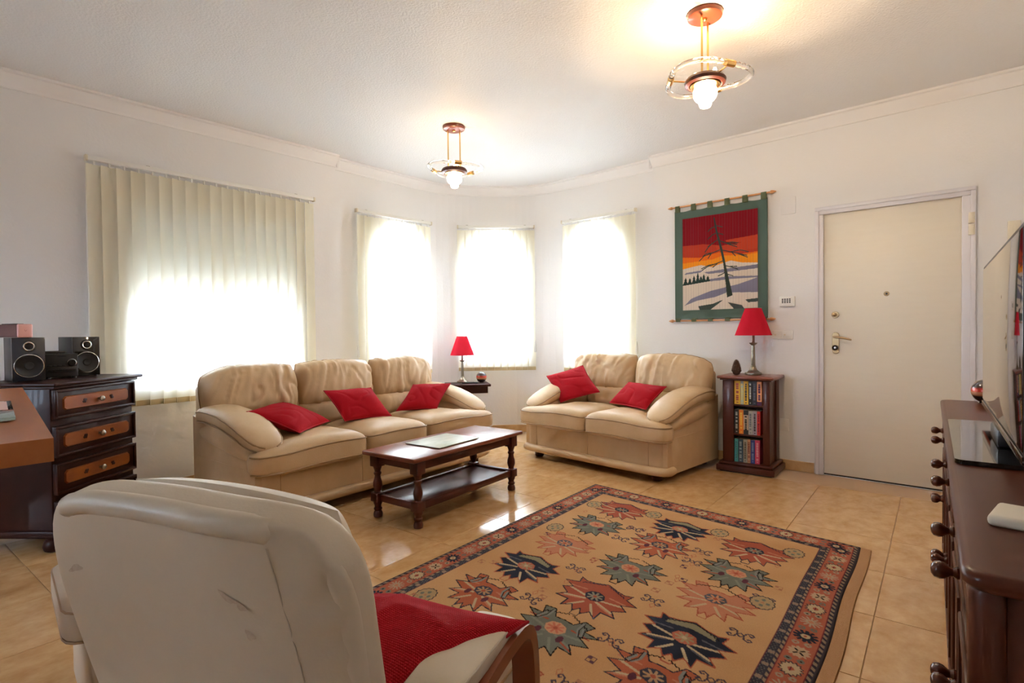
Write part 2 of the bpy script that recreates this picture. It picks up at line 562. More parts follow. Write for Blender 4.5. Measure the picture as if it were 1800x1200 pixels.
def wall(name, path, openings=(), t=0.22, z1=CEIL):
    """openings: (s0, s1, sill, spring, rise) - rise > 0 gives an arched head"""
    ss = {0.0, path.len}
    ss |= set(path.L)
    for (a, b, sill, spr, rise) in openings:
        for k in range(25):
            ss.add(a + (b - a) * k / 24)
    ss = sorted(ss)
    q = [ss[0]]
    for s in ss[1:]:
        if s - q[-1] > 1e-4:
            q.append(s)
    ss = q
    mb = MB()
    def head(s, op):
        a, b, sill, spr, rise = op
        x = (s - (a + b) / 2) / ((b - a) / 2)
        return spr + rise * math.sqrt(max(0, 1 - min(1, abs(x)) ** 2))
    def quad(p):
        mb.add(p, [(0, 1, 2, 3)])
    for a, b in zip(ss[:-1], ss[1:]):
        pa, pb, na, nb = path.at(a), path.at(b), path.nrm(a), path.nrm(b)
        qa, qb = pa + na * t, pb + nb * t
        m = (a + b) / 2
        op = next((o for o in openings if o[0] < m < o[1]), None)
        if op is None:
            spans = [(0, 0, z1, z1)]
        else:
            ha, hb = head(a, op), head(b, op)
            spans = [(0, 0, op[2], op[2]), (ha, hb, z1, z1)]
            quad([(*pa, op[2]), (*pb, op[2]), (*qb, op[2]), (*qa, op[2])])
            quad([(*pa, ha), (*qa, ha), (*qb, hb), (*pb, hb)])
        for (la, lb, ua, ub) in spans:
            if ua - la < 1e-4 and ub - lb < 1e-4:
                continue
            quad([(*pa, la), (*pa, ua), (*pb, ub), (*pb, lb)])
            quad([(*qa, la), (*qb, lb), (*qb, ub), (*qa, ua)])
    for op in openings:
        for s in op[:2]:
            p, n_ = path.at(s), path.nrm(s)
            qv = p + n_ * t
            quad([(*p, op[2]), (*qv, op[2]), (*qv, op[3]), (*p, op[3])])
    for s in (0, path.len):
        p, n_ = path.at(s), path.nrm(s)
        qv = p + n_ * t
        quad([(*p, 0), (*qv, 0), (*qv, z1), (*p, z1)])
    o = mb.build(name, 'wall', smooth=False)
    return struct(o)

path1 = Path([(XL, Y1), (2.741, Y1)])
R_ = 0.8
bay_pts = [(2.741, 4.67), (3.85, 4.67)]
for k in range(1, 9):
    a = math.radians(90 - 45 * k / 8)
    bay_pts.append((3.85 + R_ * math.cos(a), 3.87 + R_ * math.sin(a)))
for k in range(0, 9):
    a = math.radians(45 - 45 * k / 8)
    bay_pts.append((4.11 + R_ * math.cos(a), 3.61 + R_ * math.sin(a)))
bay_pts.append((4.91, 2.453))
pathb = Path(bay_pts)
path2 = Path([(X2, 2.453), (X2, YR0)])
pathr = Path([(X2, YR0), (XL, YR1)])
pathl = Path([(XL, YR1), (XL, Y1)])
s_mid = pathb.len / 2
ARCH = dict(sill=0.86, spr=1.90, rise=0.36)
def arch(a, b): return (a, b, 0.86, 1.90, 0.36)
bay_open = [arch(3.165 - 2.741, 3.82 - 2.741), arch(s_mid - 0.325, s_mid + 0.325), arch(pathb.len - (3.475 - 2.453), pathb.len - (2.825 - 2.453))]
WIN1 = (1.12, 2.31, 0.80, 2.10)
wall('wall_left', path1, [(WIN1[0] - XL, WIN1[1] - XL, WIN1[2], WIN1[3], 0)])
wall('wall_bay', pathb, bay_open)
DOOR = (0.165, 1.022, 2.045)
wall('wall_right', path2, [(2.453 - DOOR[1], 2.453 - DOOR[0], 0.0, DOOR[2], 0)])
wall('wall_side', pathr)
REAR_FILL = (3.52, 4.48, 0.98, 1.95)  # added opening in the unseen wall, sized to brighten the room from behind
wall('wall_back', pathl, [(REAR_FILL[0], REAR_FILL[1], REAR_FILL[2], REAR_FILL[3], 0)])

ceil = struct(MB().box(XL - 0.3, 5.3, YR1 - 0.4, 5.1, CEIL, CEIL + 0.15).build('ceiling', 'ceiling', smooth=False))
floor = struct(MB().box(XL - 0.3, 5.3, YR1 - 0.4, 5.1, -0.15, -0.004).build('floor', 'grout', smooth=False))

ground = struct(MB().box(-40, 45, -40, 45, -0.6, -0.45).build('ground', mat('pale_ground', (0.30, 0.28, 0.25, 1), 0.9, col2=(0.36, 0.33, 0.29, 1), scale=0.4), smooth=False))

# floor tiles, each clipped to the room outline
TS, TANG = 0.487, math.radians(3.5)
room_poly = [Vector(p) for p in ((XL, Y1), (2.741, 4.655), (3.85, 4.67), (4.42, 4.43), (4.67, 4.18), (4.91, 3.6), (4.905, 2.453), (X2 + 0.01, YR0), (XL, YR1))]
room_poly = room_poly[::-1]        # counter-clockwise
def clip(poly, cl):
    for i in range(len(cl)):
        a, b = cl[i], cl[(i + 1) % len(cl)]
        d = b - a
        out = []
        for j in range(len(poly)):
            p, q = poly[j], poly[(j + 1) % len(poly)]
            sp, sq = d.cross(p - a), d.cross(q - a)
            if sp >= 0: out.append(p)
            if (sp >= 0) != (sq >= 0):
                out.append(p.lerp(q, sp / (sp - sq)))
        poly = out
        if len(poly) < 3:
            return []
    return poly
def slab(poly, z0, z1, ch=0.0015):
    n = len(poly)
    c = sum(poly, Vector((0, 0))) / n
    top = [p + (c - p).normalized() * ch for p in poly]
    vs = [(*p, z0) for p in poly] + [(*p, z1 - ch) for p in poly] + [(*p, z1) for p in top]
    fs = [tuple(range(2 * n, 3 * n))]
    for k in range(n):
        l = (k + 1) % n
        fs += [(k, l, n + l, n + k), (n + k, n + l, 2 * n + l, 2 * n + k)]
    return vs, fs
ct, st = math.cos(TANG), math.sin(TANG)
g = 0.0012
sq = [Vector((g, g)), Vector((TS - g, g)), Vector((TS - g, TS - g)), Vector((g, TS - g))]
vs, fs = slab(sq, -0.004, 0.0)
full_tile = None
for i in range(-9, 9):
    for j in range(-5, 8):
        def wp(q):
            x, y = q.x + i * TS + 0.03, q.y + j * TS + 0.21
            return Vector((x * ct - y * st + 0.12, x * st + y * ct))
        poly = [wp(q) for q in sq]
        cp = clip(poly, room_poly)
        if len(cp) < 3:
            continue
        area = abs(sum(cp[k].cross(cp[(k + 1) % len(cp)]) for k in range(len(cp)))) / 2
        if area < 0.004:
            continue
        cx_ = poly[0]
        if area > 0.999 * (TS - 2 * g) ** 2 and len(cp) == 4:
            if full_tile is None:
                full_tile = MB().add(vs, fs).build('tile', 'tile', floor, smooth=False)
                o = full_tile
            else:
                o = full_tile.copy(); COL.objects.link(o)
            w0 = wp(Vector((0, 0)))
            o.location = (w0.x, w0.y, 0)
            o.rotation_euler = (0, 0, TANG)
        else:
            a, b = slab([p - cx_ for p in cp], -0.004, 0.0)
            o = MB().add(a, b).build('tile', 'tile', floor, smooth=False)
            o.location = (cx_.x, cx_.y, 0)

# skirting tiles
def skirting(name, path, spans, tl=0.487, h=0.08, d=0.011):
    base = None
    mb = MB()
    for (a, b) in spans:
        n = max(1, int((b - a) / 0.06))
        for k in range(n):
            s, e = a + (b - a) * k / n, a + (b - a) * (k + 1) / n
            p, q = path.at(s), path.at(e)
            p2, q2 = p - path.nrm(s) * (d - 0.003), q - path.nrm(e) * (d - 0.003)
            mb.add([(*p2, 0.0), (*q2, 0.0), (*q2, h), (*p2, h), (*p, h), (*q, h)], [(0, 1, 2, 3), (3, 2, 5, 4)])
    base = struct(mb.build(name, 'grout', smooth=False))
    for (a, b) in spans:
        s = a
        while s < b - 0.01:
            e = min(s + tl, b)
            m = MB()
            n = max(1, int((e - s) / 0.06))
            g_ = 0.0012
            rows = []
            for k in range(n + 1):
                t = s + g_ + (e - s - 2 * g_) * k / n
                p = path.at(t); nn = path.nrm(t)
                pin, pou = p - nn * d, p - nn * 0.001
                rows.append([(*pin, 0.001), (*pin, h - 0.002), (*(pin + nn * 0.002), h + 0.0015), (*pou, h + 0.0015), (*pou, 0.001)])
            m.loft(rows)
            m.build('tile', 'skirt', base, smooth=False)
            s = e
skirting('baseboard_left', path1, [(0, path1.len)])
skirting('baseboard_bay', pathb, [(0, pathb.len)])
skirting('baseboard_right', path2, [(0, 2.453 - DOOR[1] - 0.055), (2.453 - DOOR[0] + 0.07, path2.len)])
skirting('baseboard_side', pathr, [(0, pathr.len)])

# cornice
PROF = [(0.0, ZC), (0.012, ZC), (0.014, ZC + 0.012), (0.024, ZC + 0.018), (0.040, ZC + 0.038), (0.062, ZC + 0.062), (0.066, ZC + 0.075), (0.085, ZC + 0.08), (0.087, CEIL)]
def cornice(name, path, a=0.0, b=None):
    b = path.len if b is None else b
    n = max(2, int((b - a) / 0.08)) if len(path.p) > 2 else 2
    mb = MB()
    rows = []
    for k in range(n + 1):
        s = a + (b - a) * k / n
        p, nn = path.at(s), path.nrm(s)
        rows.append([(*(p - nn * d), z) for d, z in PROF] + [(*(p + nn * 0.02), CEIL), (*(p + nn * 0.02), ZC)])
    mb.loft(rows)
    return struct(mb.build(name, 'cornice', angle=50))
cornice('trim_1', path1); cornice('trim_2', pathb); cornice('trim_3', path2); cornice('trim_4', pathr)
# small plaster joints where the bay cornice meets the straight ones
for nm, p, a in (('trim_5', (2.765, 4.585), -20), ('trim_6', (4.80, 2.47), 110)):
    mb = MB()
    Mx = Matrix.Translation((p[0], p[1], ZC)) @ Matrix.Rotation(math.radians(a), 4, 'Z') @ Matrix.Rotation(0.55, 4, 'X')
    mb.box(-0.014, 0.014, -0.012, 0.02, 0.0, 0.095, Mx, r=0.006)
    struct(mb.build(nm, 'cornice'))

# ------------------------------------------------------------------ windows
def bay_window(name, path, s0, s1, depth=0.13):
    root = thing(name, None, None); root['kind'] = 'structure'
    sill, spr, rise = 0.86, 1.90, 0.36
    def P(t, z, d):
        s = s0 + (s1 - s0) * t
        # flat window set in the chord of the wall
        a, b = path.at(s0) , path.at(s1)
        dd = (b - a).normalized(); nn = Vector((-dd.y, dd.x))
        q = a.lerp(b, t) + nn * d
        return (q.x, q.y, z)
    def hd(t):
        x = 2 * t - 1
        return spr + rise * math.sqrt(max(0, 1 - x * x))
    n = 24
    ts = [0.5 - 0.5 * math.cos(PI * k / n) for k in range(n + 1)]
    outer = [(t, hd(t)) for t in ts] + [(1.0, sill), (0.0, sill)]
    ix = 0.055
    inner = [(0.5 + (t - 0.5) * (1 - 2 * ix / 0.7), spr + (z - spr) * (1 - ix / rise) if z > spr else (z if z > sill + 1e-6 else sill + ix)) for (t, z) in outer]
    mb = MB()
    N = len(outer)
    vs = [P(*o, depth) for o in outer] + [P(*i_, depth) for i_ in inner] + [P(*o, depth + 0.05) for o in outer] + [P(*i_, depth + 0.05) for i_ in inner]
    fs = []
    for k in range(N):
        l = (k + 1) % N
        fs += [(k, l, N + l, N + k), (2 * N + k, 3 * N + k, 3 * N + l, 2 * N + l), (N + k, N + l, 3 * N + l, 3 * N + k)]
    mb.add(vs, fs)
    mb.build('window_frame', 'aluminium', root, smooth=False)
    pm = MB()
    pm.add([P(*i_, depth + 0.022) for i_ in inner] + [P(*i_, depth + 0.026) for i_ in inner],
           [tuple(range(N)), tuple(N + k for k in reversed(range(N)))])
    pm.build('pane', 'pane', root, smooth=False)
    sm = MB()
    a0, a1 = P(0, sill, -0.0), P(1, sill, 0.0)
    b0, b1 = P(0, sill, 0.2), P(1, sill, 0.2)
    sm.add([a0, a1, b1, b0] + [(x, y, z + 0.012) for x, y, z in (a0, a1, b1, b0)], [(4, 5, 6, 7), (0, 1, 5, 4), (3, 2, 1, 0)])
    sm.build('window_sill', 'cornice', root, smooth=False)
for nm, o_ in zip(('window_2', 'window_3', 'window_4'), bay_open):
    bay_window(nm, pathb, o_[0], o_[1])
# wide window with a half-lowered roller shutter
w1 = thing('window_1', None, None); w1['kind'] = 'structure'
x0, x1, z0, z1 = WIN1
yf = Y1 + 0.12
mb = MB()
mb.box(x0, x1, yf, yf + 0.06, z0, z0 + 0.06); mb.box(x0, x1, yf, yf + 0.06, z1 - 0.06, z1)
mb.box(x0, x0 + 0.06, yf, yf + 0.06, z0, z1); mb.box(x1 - 0.06, x1, yf, yf + 0.06, z0, z1)
mb.box((x0 + x1) / 2 - 0.06, (x0 + x1) / 2 + 0.06, yf - 0.06, yf + 0.06, z0, z1)
mb.build('window_frame', 'aluminium', w1, smooth=False)
for a, b in ((x0 + 0.06, (x0 + x1) / 2 - 0.05), ((x0 + x1) / 2 + 0.05, x1 - 0.06)):
    MB().box(a, b, yf + 0.028, yf + 0.032, z0 + 0.06, z1 - 0.06).build('pane', 'pane', w1, smooth=False)
zz = 1.40
while zz < z1:
    MB().box(x0, x1, yf + 0.066, yf + 0.078, zz, min(zz + 0.044, z1), r=0.004).build('shutter_slat', 'shutter', w1)
    zz += 0.045
MB().box(x0, x1, Y1 - 0.0, Y1 + 0.2, z0, z0 + 0.012).build('window_sill', 'cornice', w1, smooth=False)
# unseen glazed opening, added behind the camera to let in fill light
w5 = thing('fill_window', None, None); w5['kind'] = 'structure'
ya, yb = YR1 + REAR_FILL[0], YR1 + REAR_FILL[1]
mb = MB()
xf = XL - 0.14
for (a, b, c, d) in ((ya, yb, REAR_FILL[2], REAR_FILL[2] + 0.07), (ya, yb, REAR_FILL[3] - 0.07, REAR_FILL[3])):
    mb.box(xf, xf + 0.06, a, b, c, d)
for k in range(5):
    yy = ya + (yb - ya - 0.07) * k / 4
    mb.box(xf, xf + 0.06, yy, yy + 0.07, REAR_FILL[2], REAR_FILL[3])
mb.build('window_frame', 'aluminium', w5, smooth=False)
for k in range(4):
    yy = ya + (yb - ya - 0.07) * k / 4 + 0.07
    MB().box(xf + 0.028, xf + 0.032, yy, ya + (yb - ya - 0.07) * (k + 1) / 4, REAR_FILL[2] + 0.07, REAR_FILL[3] - 0.07).build('pane', 'pane', w5, smooth=False)

# ------------------------------------------------------------------ vertical blinds
def blind(label, a, b, nslat, ztop, zbot, tilt, chain_right=True, stagger=0.0, weights=True):
    """a, b: ends of the headrail in plan; slats turn by tilt"""
    a, b = Vector(a), Vector(b)
    L = (b - a).length
    ang = math.atan2((b - a).y, (b - a).x)
    root = thing('vertical_blind', label, 'blind', (a.x, a.y, 0), ang, 'vertical blinds at the windows')
    rail = MB().box(0, L, -0.018, 0.018, ztop - 0.030, ztop, r=0.004).build('headrail', 'white', root)
    for xx in (0.0, L):
        MB().box(xx - 0.008, xx + 0.008, -0.021, 0.021, ztop - 0.033, ztop + 0.003, r=0.003).build('end_cap', 'cream', rail)
    for xx in (0.22 * L if L > 1.2 else 0.12 * L, (0.9 if L > 1.2 else 0.88) * L):
        MB().box(xx - 0.012, xx + 0.012, -0.004, 0.03, ztop - 0.002, ztop + 0.006, r=0.002).build('bracket', 'pewter', rail)
    sp = L / nslat
    wd = sp * 1.22
    mb = MB()
    rows = []
    nz = 14
    for k in range(nz + 1):
        z = zbot + (ztop - 0.052 - zbot) * k / nz
        rows.append(z)
    vs, fs = [], []
    nx = 6
    for k, z in enumerate(rows):
        for q in range(nx + 1):
            t = q / nx - 0.5
            vs.append((t * wd, 0.006 * (1 - 4 * t * t), z))
    for k in range(nz):
        for q in range(nx):
            i = k * (nx + 1) + q
            fs.append((i, i + 1, i + nx + 2, i + nx + 1))
    me_s = None
    pk = None
    for i in range(nslat):
        x = sp * (i + 0.5)
        tl = tilt + rnd.uniform(-0.07, 0.07)
        if me_s is None:
            o = MB().add(vs, fs).build('slat', 'slat', root)
            me_s = o
            p = MB()
            p.box(-wd / 2, wd / 2, -0.0025 + 0.003, 0.0035 + 0.003, zbot - 0.002, zbot + 0.036, r=0.001)
            pk = p.build('weight_pocket', 'pocket', o)
            h = MB().box(-0.006, 0.006, -0.003, 0.003, ztop - 0.056, ztop - 0.028).build('hanger', 'white', o)
        else:
            o = copy_tree(me_s, root)
        o.location = (x, 0.0, 0)
        o.rotation_euler = (0, 0, tl)
    cx = L + 0.004 if chain_right else -0.004
    pts = []
    zl = 1.02
    mb = MB()
    mb.tube([(cx, -0.012, ztop - 0.03), (cx, -0.013, 1.6), (cx, -0.012, zl)], 0.0018, 5)
    mb.tube([(cx, 0.006, ztop - 0.03), (cx, 0.007, 1.6), (cx, 0.006, zl)], 0.0018, 5)
    mb.build('pull_chain', 'white', root)
    MB().lathe([(0.004, 0), (0.012, 0.0), (0.014, 0.02), (0.009, 0.10), (0.005, 0.125)], 10, Matrix.Translation((cx, -0.003, zl - 0.125 + 0.02))).build('chain_weight', 'white', root)
    return root
ZT = 2.345
blind('wide cream vertical blind hanging on the straight wall behind the stereo chest', (0.872, Y1 - 0.05), (2.495, Y1 - 0.05), 19, ZT + 0.01, 0.655, 0.30, chain_right=False)
blind('cream vertical blind at the arched bay window above the long sofa', (2.965, 4.60), (3.885, 4.60), 11, ZT, 0.715, 0.25, chain_right=False)
blind('middle cream vertical blind of the bay, behind the lamp on the side table', (4.215, 4.525), (4.822, 3.918), 11, ZT, 0.715, 0.0)
blind('cream vertical blind at the arched bay window above the two-seat sofa', (4.84, 3.535), (4.84, 2.648), 11, ZT, 0.715, -0.25)

# ------------------------------------------------------------------ door
d1 = thing('door_1', 'cream front door with brass handle in a pale frame', None, (X2, 0, 0)); d1['kind'] = 'structure'
ya, yb, zt = DOOR
MB().box(0.012, 0.052, ya + 0.006, yb - 0.006, 0.012, zt - 0.006, r=0.002).build('door_leaf', 'door', d1)
MB().box(0.02, 0.05, ya + 0.006, yb - 0.006, 0.0, 0.012).build('threshold_gap', 'black', d1, smooth=False)
mb = MB()
for (a, b, c, d) in ((yb - 0.012, yb + 0.045, 0, zt - 0.012), (ya - 0.062, ya + 0.012, 0, zt - 0.012), (ya - 0.062, yb + 0.045, zt - 0.012, zt + 0.045)):
    mb.box(-0.016, 0.012, a, b, c, d, r=0.005)
for (a, b, c, d) in ((yb + 0.018, yb + 0.045, 0, zt + 0.018), (ya - 0.062, ya - 0.035, 0, zt + 0.018), (ya - 0.062, yb + 0.045, zt + 0.018, zt + 0.045)):
    mb.box(-0.024, -0.0155, a, b, c, d, r=0.003)
mb.build('door_frame', 'frame', d1)
hp = MB()
Rx = Matrix.Rotation(-PI / 2, 4, 'Y')
def disc(mb, y, z, r, x0, x1, n=20, rr=0.002):
    Mx = Matrix.Translation((x0, y, z)) @ Rx
    mb.lathe([(0, 0), (r, 0), (r, (x0 - x1) - rr), (r - rr, x0 - x1), (0, x0 - x1)], n, Mx)
pl = MB()
out = rrect(-0.024, 0.024, -0.082, 0.082, 0.023)
pl.add([(0.012, 0.930 + p.x, 1.035 + p.y) for p in out] + [(0.005, 0.930 + p.x, 1.035 + p.y) for p in out] + [(0.003, 0.930 + p.x * 0.9, 1.035 + p.y * 0.97) for p in out],
       [tuple(2 * len(out) + k for k in reversed(range(len(out))))] + [(q * len(out) + k, q * len(out) + (k + 1) % len(out), (q + 1) * len(out) + (k + 1) % len(out), (q + 1) * len(out) + k) for q in range(2) for k in range(len(out))])
hp = pl.build('lock_plate', 'brass', d1)
lv = MB()
lv.tube([(0.005, 0.930, 1.082), (-0.042, 0.930, 1.082), (-0.05, 0.92, 1.081), (-0.052, 0.88, 1.076), (-0.05, 0.835, 1.066), (-0.046, 0.815, 1.060)], [0.009, 0.008, 0.0085, 0.0085, 0.0075, 0.005], 10)
lv.build('door_handle', 'brass', hp)
kb = MB(); disc(kb, 0.930, 0.998, 0.021, 0.004, -0.022); kb.build('lock_cylinder', 'black_gloss', hp)
kb = MB(); disc(kb, 0.928, 0.999, 0.008, -0.022, -0.026); kb.build('keyhole', 'chrome', hp)
kb = MB(); disc(kb, 0.933, 1.253, 0.026, 0.012, 0.002); e = kb.build('rosette', 'brass', d1)
kb = MB(); kb.lathe([(0.008, 0), (0.009, 0.012), (0.016, 0.022), (0.013, 0.034), (0, 0.037)], 14, Matrix.Translation((0.004, 0.938, 1.253)) @ Rx); kb.build('thumb_turn', 'brass', e)
kb = MB(); disc(kb, 0.603, 1.398, 0.018, 0.012, 0.006); e = kb.build('peephole', 'brass', d1)
kb = MB(); disc(kb, 0.603, 1.398, 0.007, 0.006, 0.004); kb.build('lens', 'black_gloss', e)
for zz in (1.765, 1.842):
    MB().lathe([(0.017, 0), (0.018, 0.003), (0.018, 0.069), (0.017, 0.072)], 14, Matrix.Translation((-0.02, 0.125, zz))).build('hinge', 'cream', d1)

# wall fittings
def wallbox(name, label, cat, y0, y1, z0, z1, d, m, r=0.004):
    t = thing(name, label, cat, (X2, (y0 + y1) / 2, (z0 + z1) / 2))
    w_, h_ = (y1 - y0) / 2, (z1 - z0) / 2
    MB().box(-d, 0.0, -w_, w_, -h_, h_, r=r).build('plate', m, t)
    return t, w_, h_
t, w_, h_ = wallbox('alarm_keypad', 'small white alarm keypad on the wall above the light switch', 'keypad', 1.213, 1.328, 1.330, 1.410, 0.022, 'white')
for i in range(4):
    for j in range(3):
        MB().box(-0.0245, -0.021, 0.032 - i * 0.018 - 0.006, 0.032 - i * 0.018 + 0.006, 0.018 - j * 0.013 - 0.0045, 0.018 - j * 0.013 + 0.0045, r=0.001).build('key', 'black', t)
t, w_, h_ = wallbox('light_switch', 'white double rocker light switch on the wall left of the front door', 'switch', 1.228, 1.388, 1.064, 1.137, 0.011, 'cream_white')
for c_ in (-0.036, 0.036):
    MB().box(-0.014, -0.008, c_ - 0.029, c_ + 0.029, -0.026, 0.026, r=0.002).build('rocker', 'cream_white', t)
    MB().box(-0.0155, -0.013, c_ + 0.010, c_ + 0.024, -0.006, 0.006, r=0.001).build('indicator', 'cream', t)
t, w_, h_ = wallbox('junction_cover', 'square white blank cover plate low on the wall beside the bookcase', 'cover plate', 1.262, 1.352, 0.315, 0.412, 0.005, 'wall')
t, w_, h_ = wallbox('junction_cover', 'square white blank cover plate high on the wall right of the tapestry', 'cover plate', 1.209, 1.319, 2.075, 2.212, 0.005, 'wall')
for y in (1,):
    t = thing('wall_chime', 'cream door chime box on the wall behind the television', 'chime', (X2, -0.085, 1.66))
    MB().box(-0.028, 0.0, -0.032, 0.032, -0.06, 0.17, r=0.006).build('cover', 'cream', t)
    MB().box(-0.031, -0.026, -0.008, 0.008, -0.03, 0.14, r=0.002).build('ridge', 'cream', t)

# ------------------------------------------------------------------ canvas: colours laid out in metres
class Canvas:
    def __init__(self, w, h, step, col):
        self.step = step
        self.nx, self.ny = int(round(w / step)) + 1, int(round(h / step)) + 1
        self.w, self.h = w, h
        self.X, self.Y = np.meshgrid(np.linspace(0, w, self.nx), np.linspace(0, h, self.ny))
        self.c = np.empty((self.ny, self.nx, 4), np.float32)
        self.c[:] = col
    def _win(self, x0, x1, y0, y1):
        sx, sy = self.w / (self.nx - 1), self.h / (self.ny - 1)
        i0, i1 = max(0, int(x0 / sx) - 1), min(self.nx, int(x1 / sx) + 2)
        j0, j1 = max(0, int(y0 / sy) - 1), min(self.ny, int(y1 / sy) + 2)
        return i0, i1, j0, j1
    def poly(self, pts, col):
        p = np.array([(q[0], q[1]) for q in pts], float)
        i0, i1, j0, j1 = self._win(p[:, 0].min(), p[:, 0].max(), p[:, 1].min(), p[:, 1].max())
        if i1 <= i0 or j1 <= j0: return
        X, Y = self.X[j0:j1, i0:i1], self.Y[j0:j1, i0:i1]
        ins = np.zeros(X.shape, bool)
        n = len(p)
        for k in range(n):
            xa, ya = p[k]; xb, yb = p[(k + 1) % n]
            if ya == yb: continue
            c = ((ya > Y) != (yb > Y)) & (X < (xb - xa) * (Y - ya) / (yb - ya) + xa)
            ins ^= c
        self.c[j0:j1, i0:i1][ins] = col
    def line(self, pts, w, col, closed=False):
        P = [(float(q[0]), float(q[1])) for q in pts]
        if closed: P.append(P[0])
        for (xa, ya), (xb, yb) in zip(P[:-1], P[1:]):
            i0, i1, j0, j1 = self._win(min(xa, xb) - w, max(xa, xb) + w, min(ya, yb) - w, max(ya, yb) + w)
            if i1 <= i0 or j1 <= j0: continue
            X, Y = self.X[j0:j1, i0:i1], self.Y[j0:j1, i0:i1]
            dx, dy = xb - xa, yb - ya
            L = dx * dx + dy * dy + 1e-12
            t = np.clip(((X - xa) * dx + (Y - ya) * dy) / L, 0, 1)
            d = np.hypot(X - xa - t * dx, Y - ya - t * dy)
            self.c[j0:j1, i0:i1][d < w / 2] = col
    def ell(self, cx, cy, rx, ry, col):
        self.poly([(cx + rx * math.cos(a), cy + ry * math.sin(a)) for a in np.linspace(0, 2 * PI, 20, endpoint=False)], col)

def grid_object(name, cv, fpos, material, parent=None, solid=None):
    ny, nx = cv.ny, cv.nx
    co = fpos(cv.X, cv.Y).reshape(-1, 3).astype(np.float32)
    I = np.arange(nx * ny, dtype=np.int32).reshape(ny, nx)
    f = np.stack([I[:-1, :-1], I[:-1, 1:], I[1:, 1:], I[1:, :-1]], -1).reshape(-1, 4)
    me = bpy.data.meshes.new(name)
    me.vertices.add(len(co)); me.vertices.foreach_set('co', co.ravel())
    me.loops.add(f.size); me.loops.foreach_set('vertex_index', f.ravel())
    me.polygons.add(len(f)); me.polygons.foreach_set('loop_start', np.arange(0, f.size, 4, dtype=np.int32))
    me.polygons.foreach_set('loop_total', np.full(len(f), 4, np.int32))
    me.update(calc_edges=True)
    at = me.color_attributes.new('Col', 'FLOAT_COLOR', 'POINT')
    at.data.foreach_set('color', cv.c.reshape(-1).astype(np.float32))
    me.polygons.foreach_set('use_smooth', np.ones(len(f), bool))
    me.materials.append(M[material])
    o = bpy.data.objects.new(name, me); COL.objects.link(o)
    if parent is not None: o.parent = parent
    return o

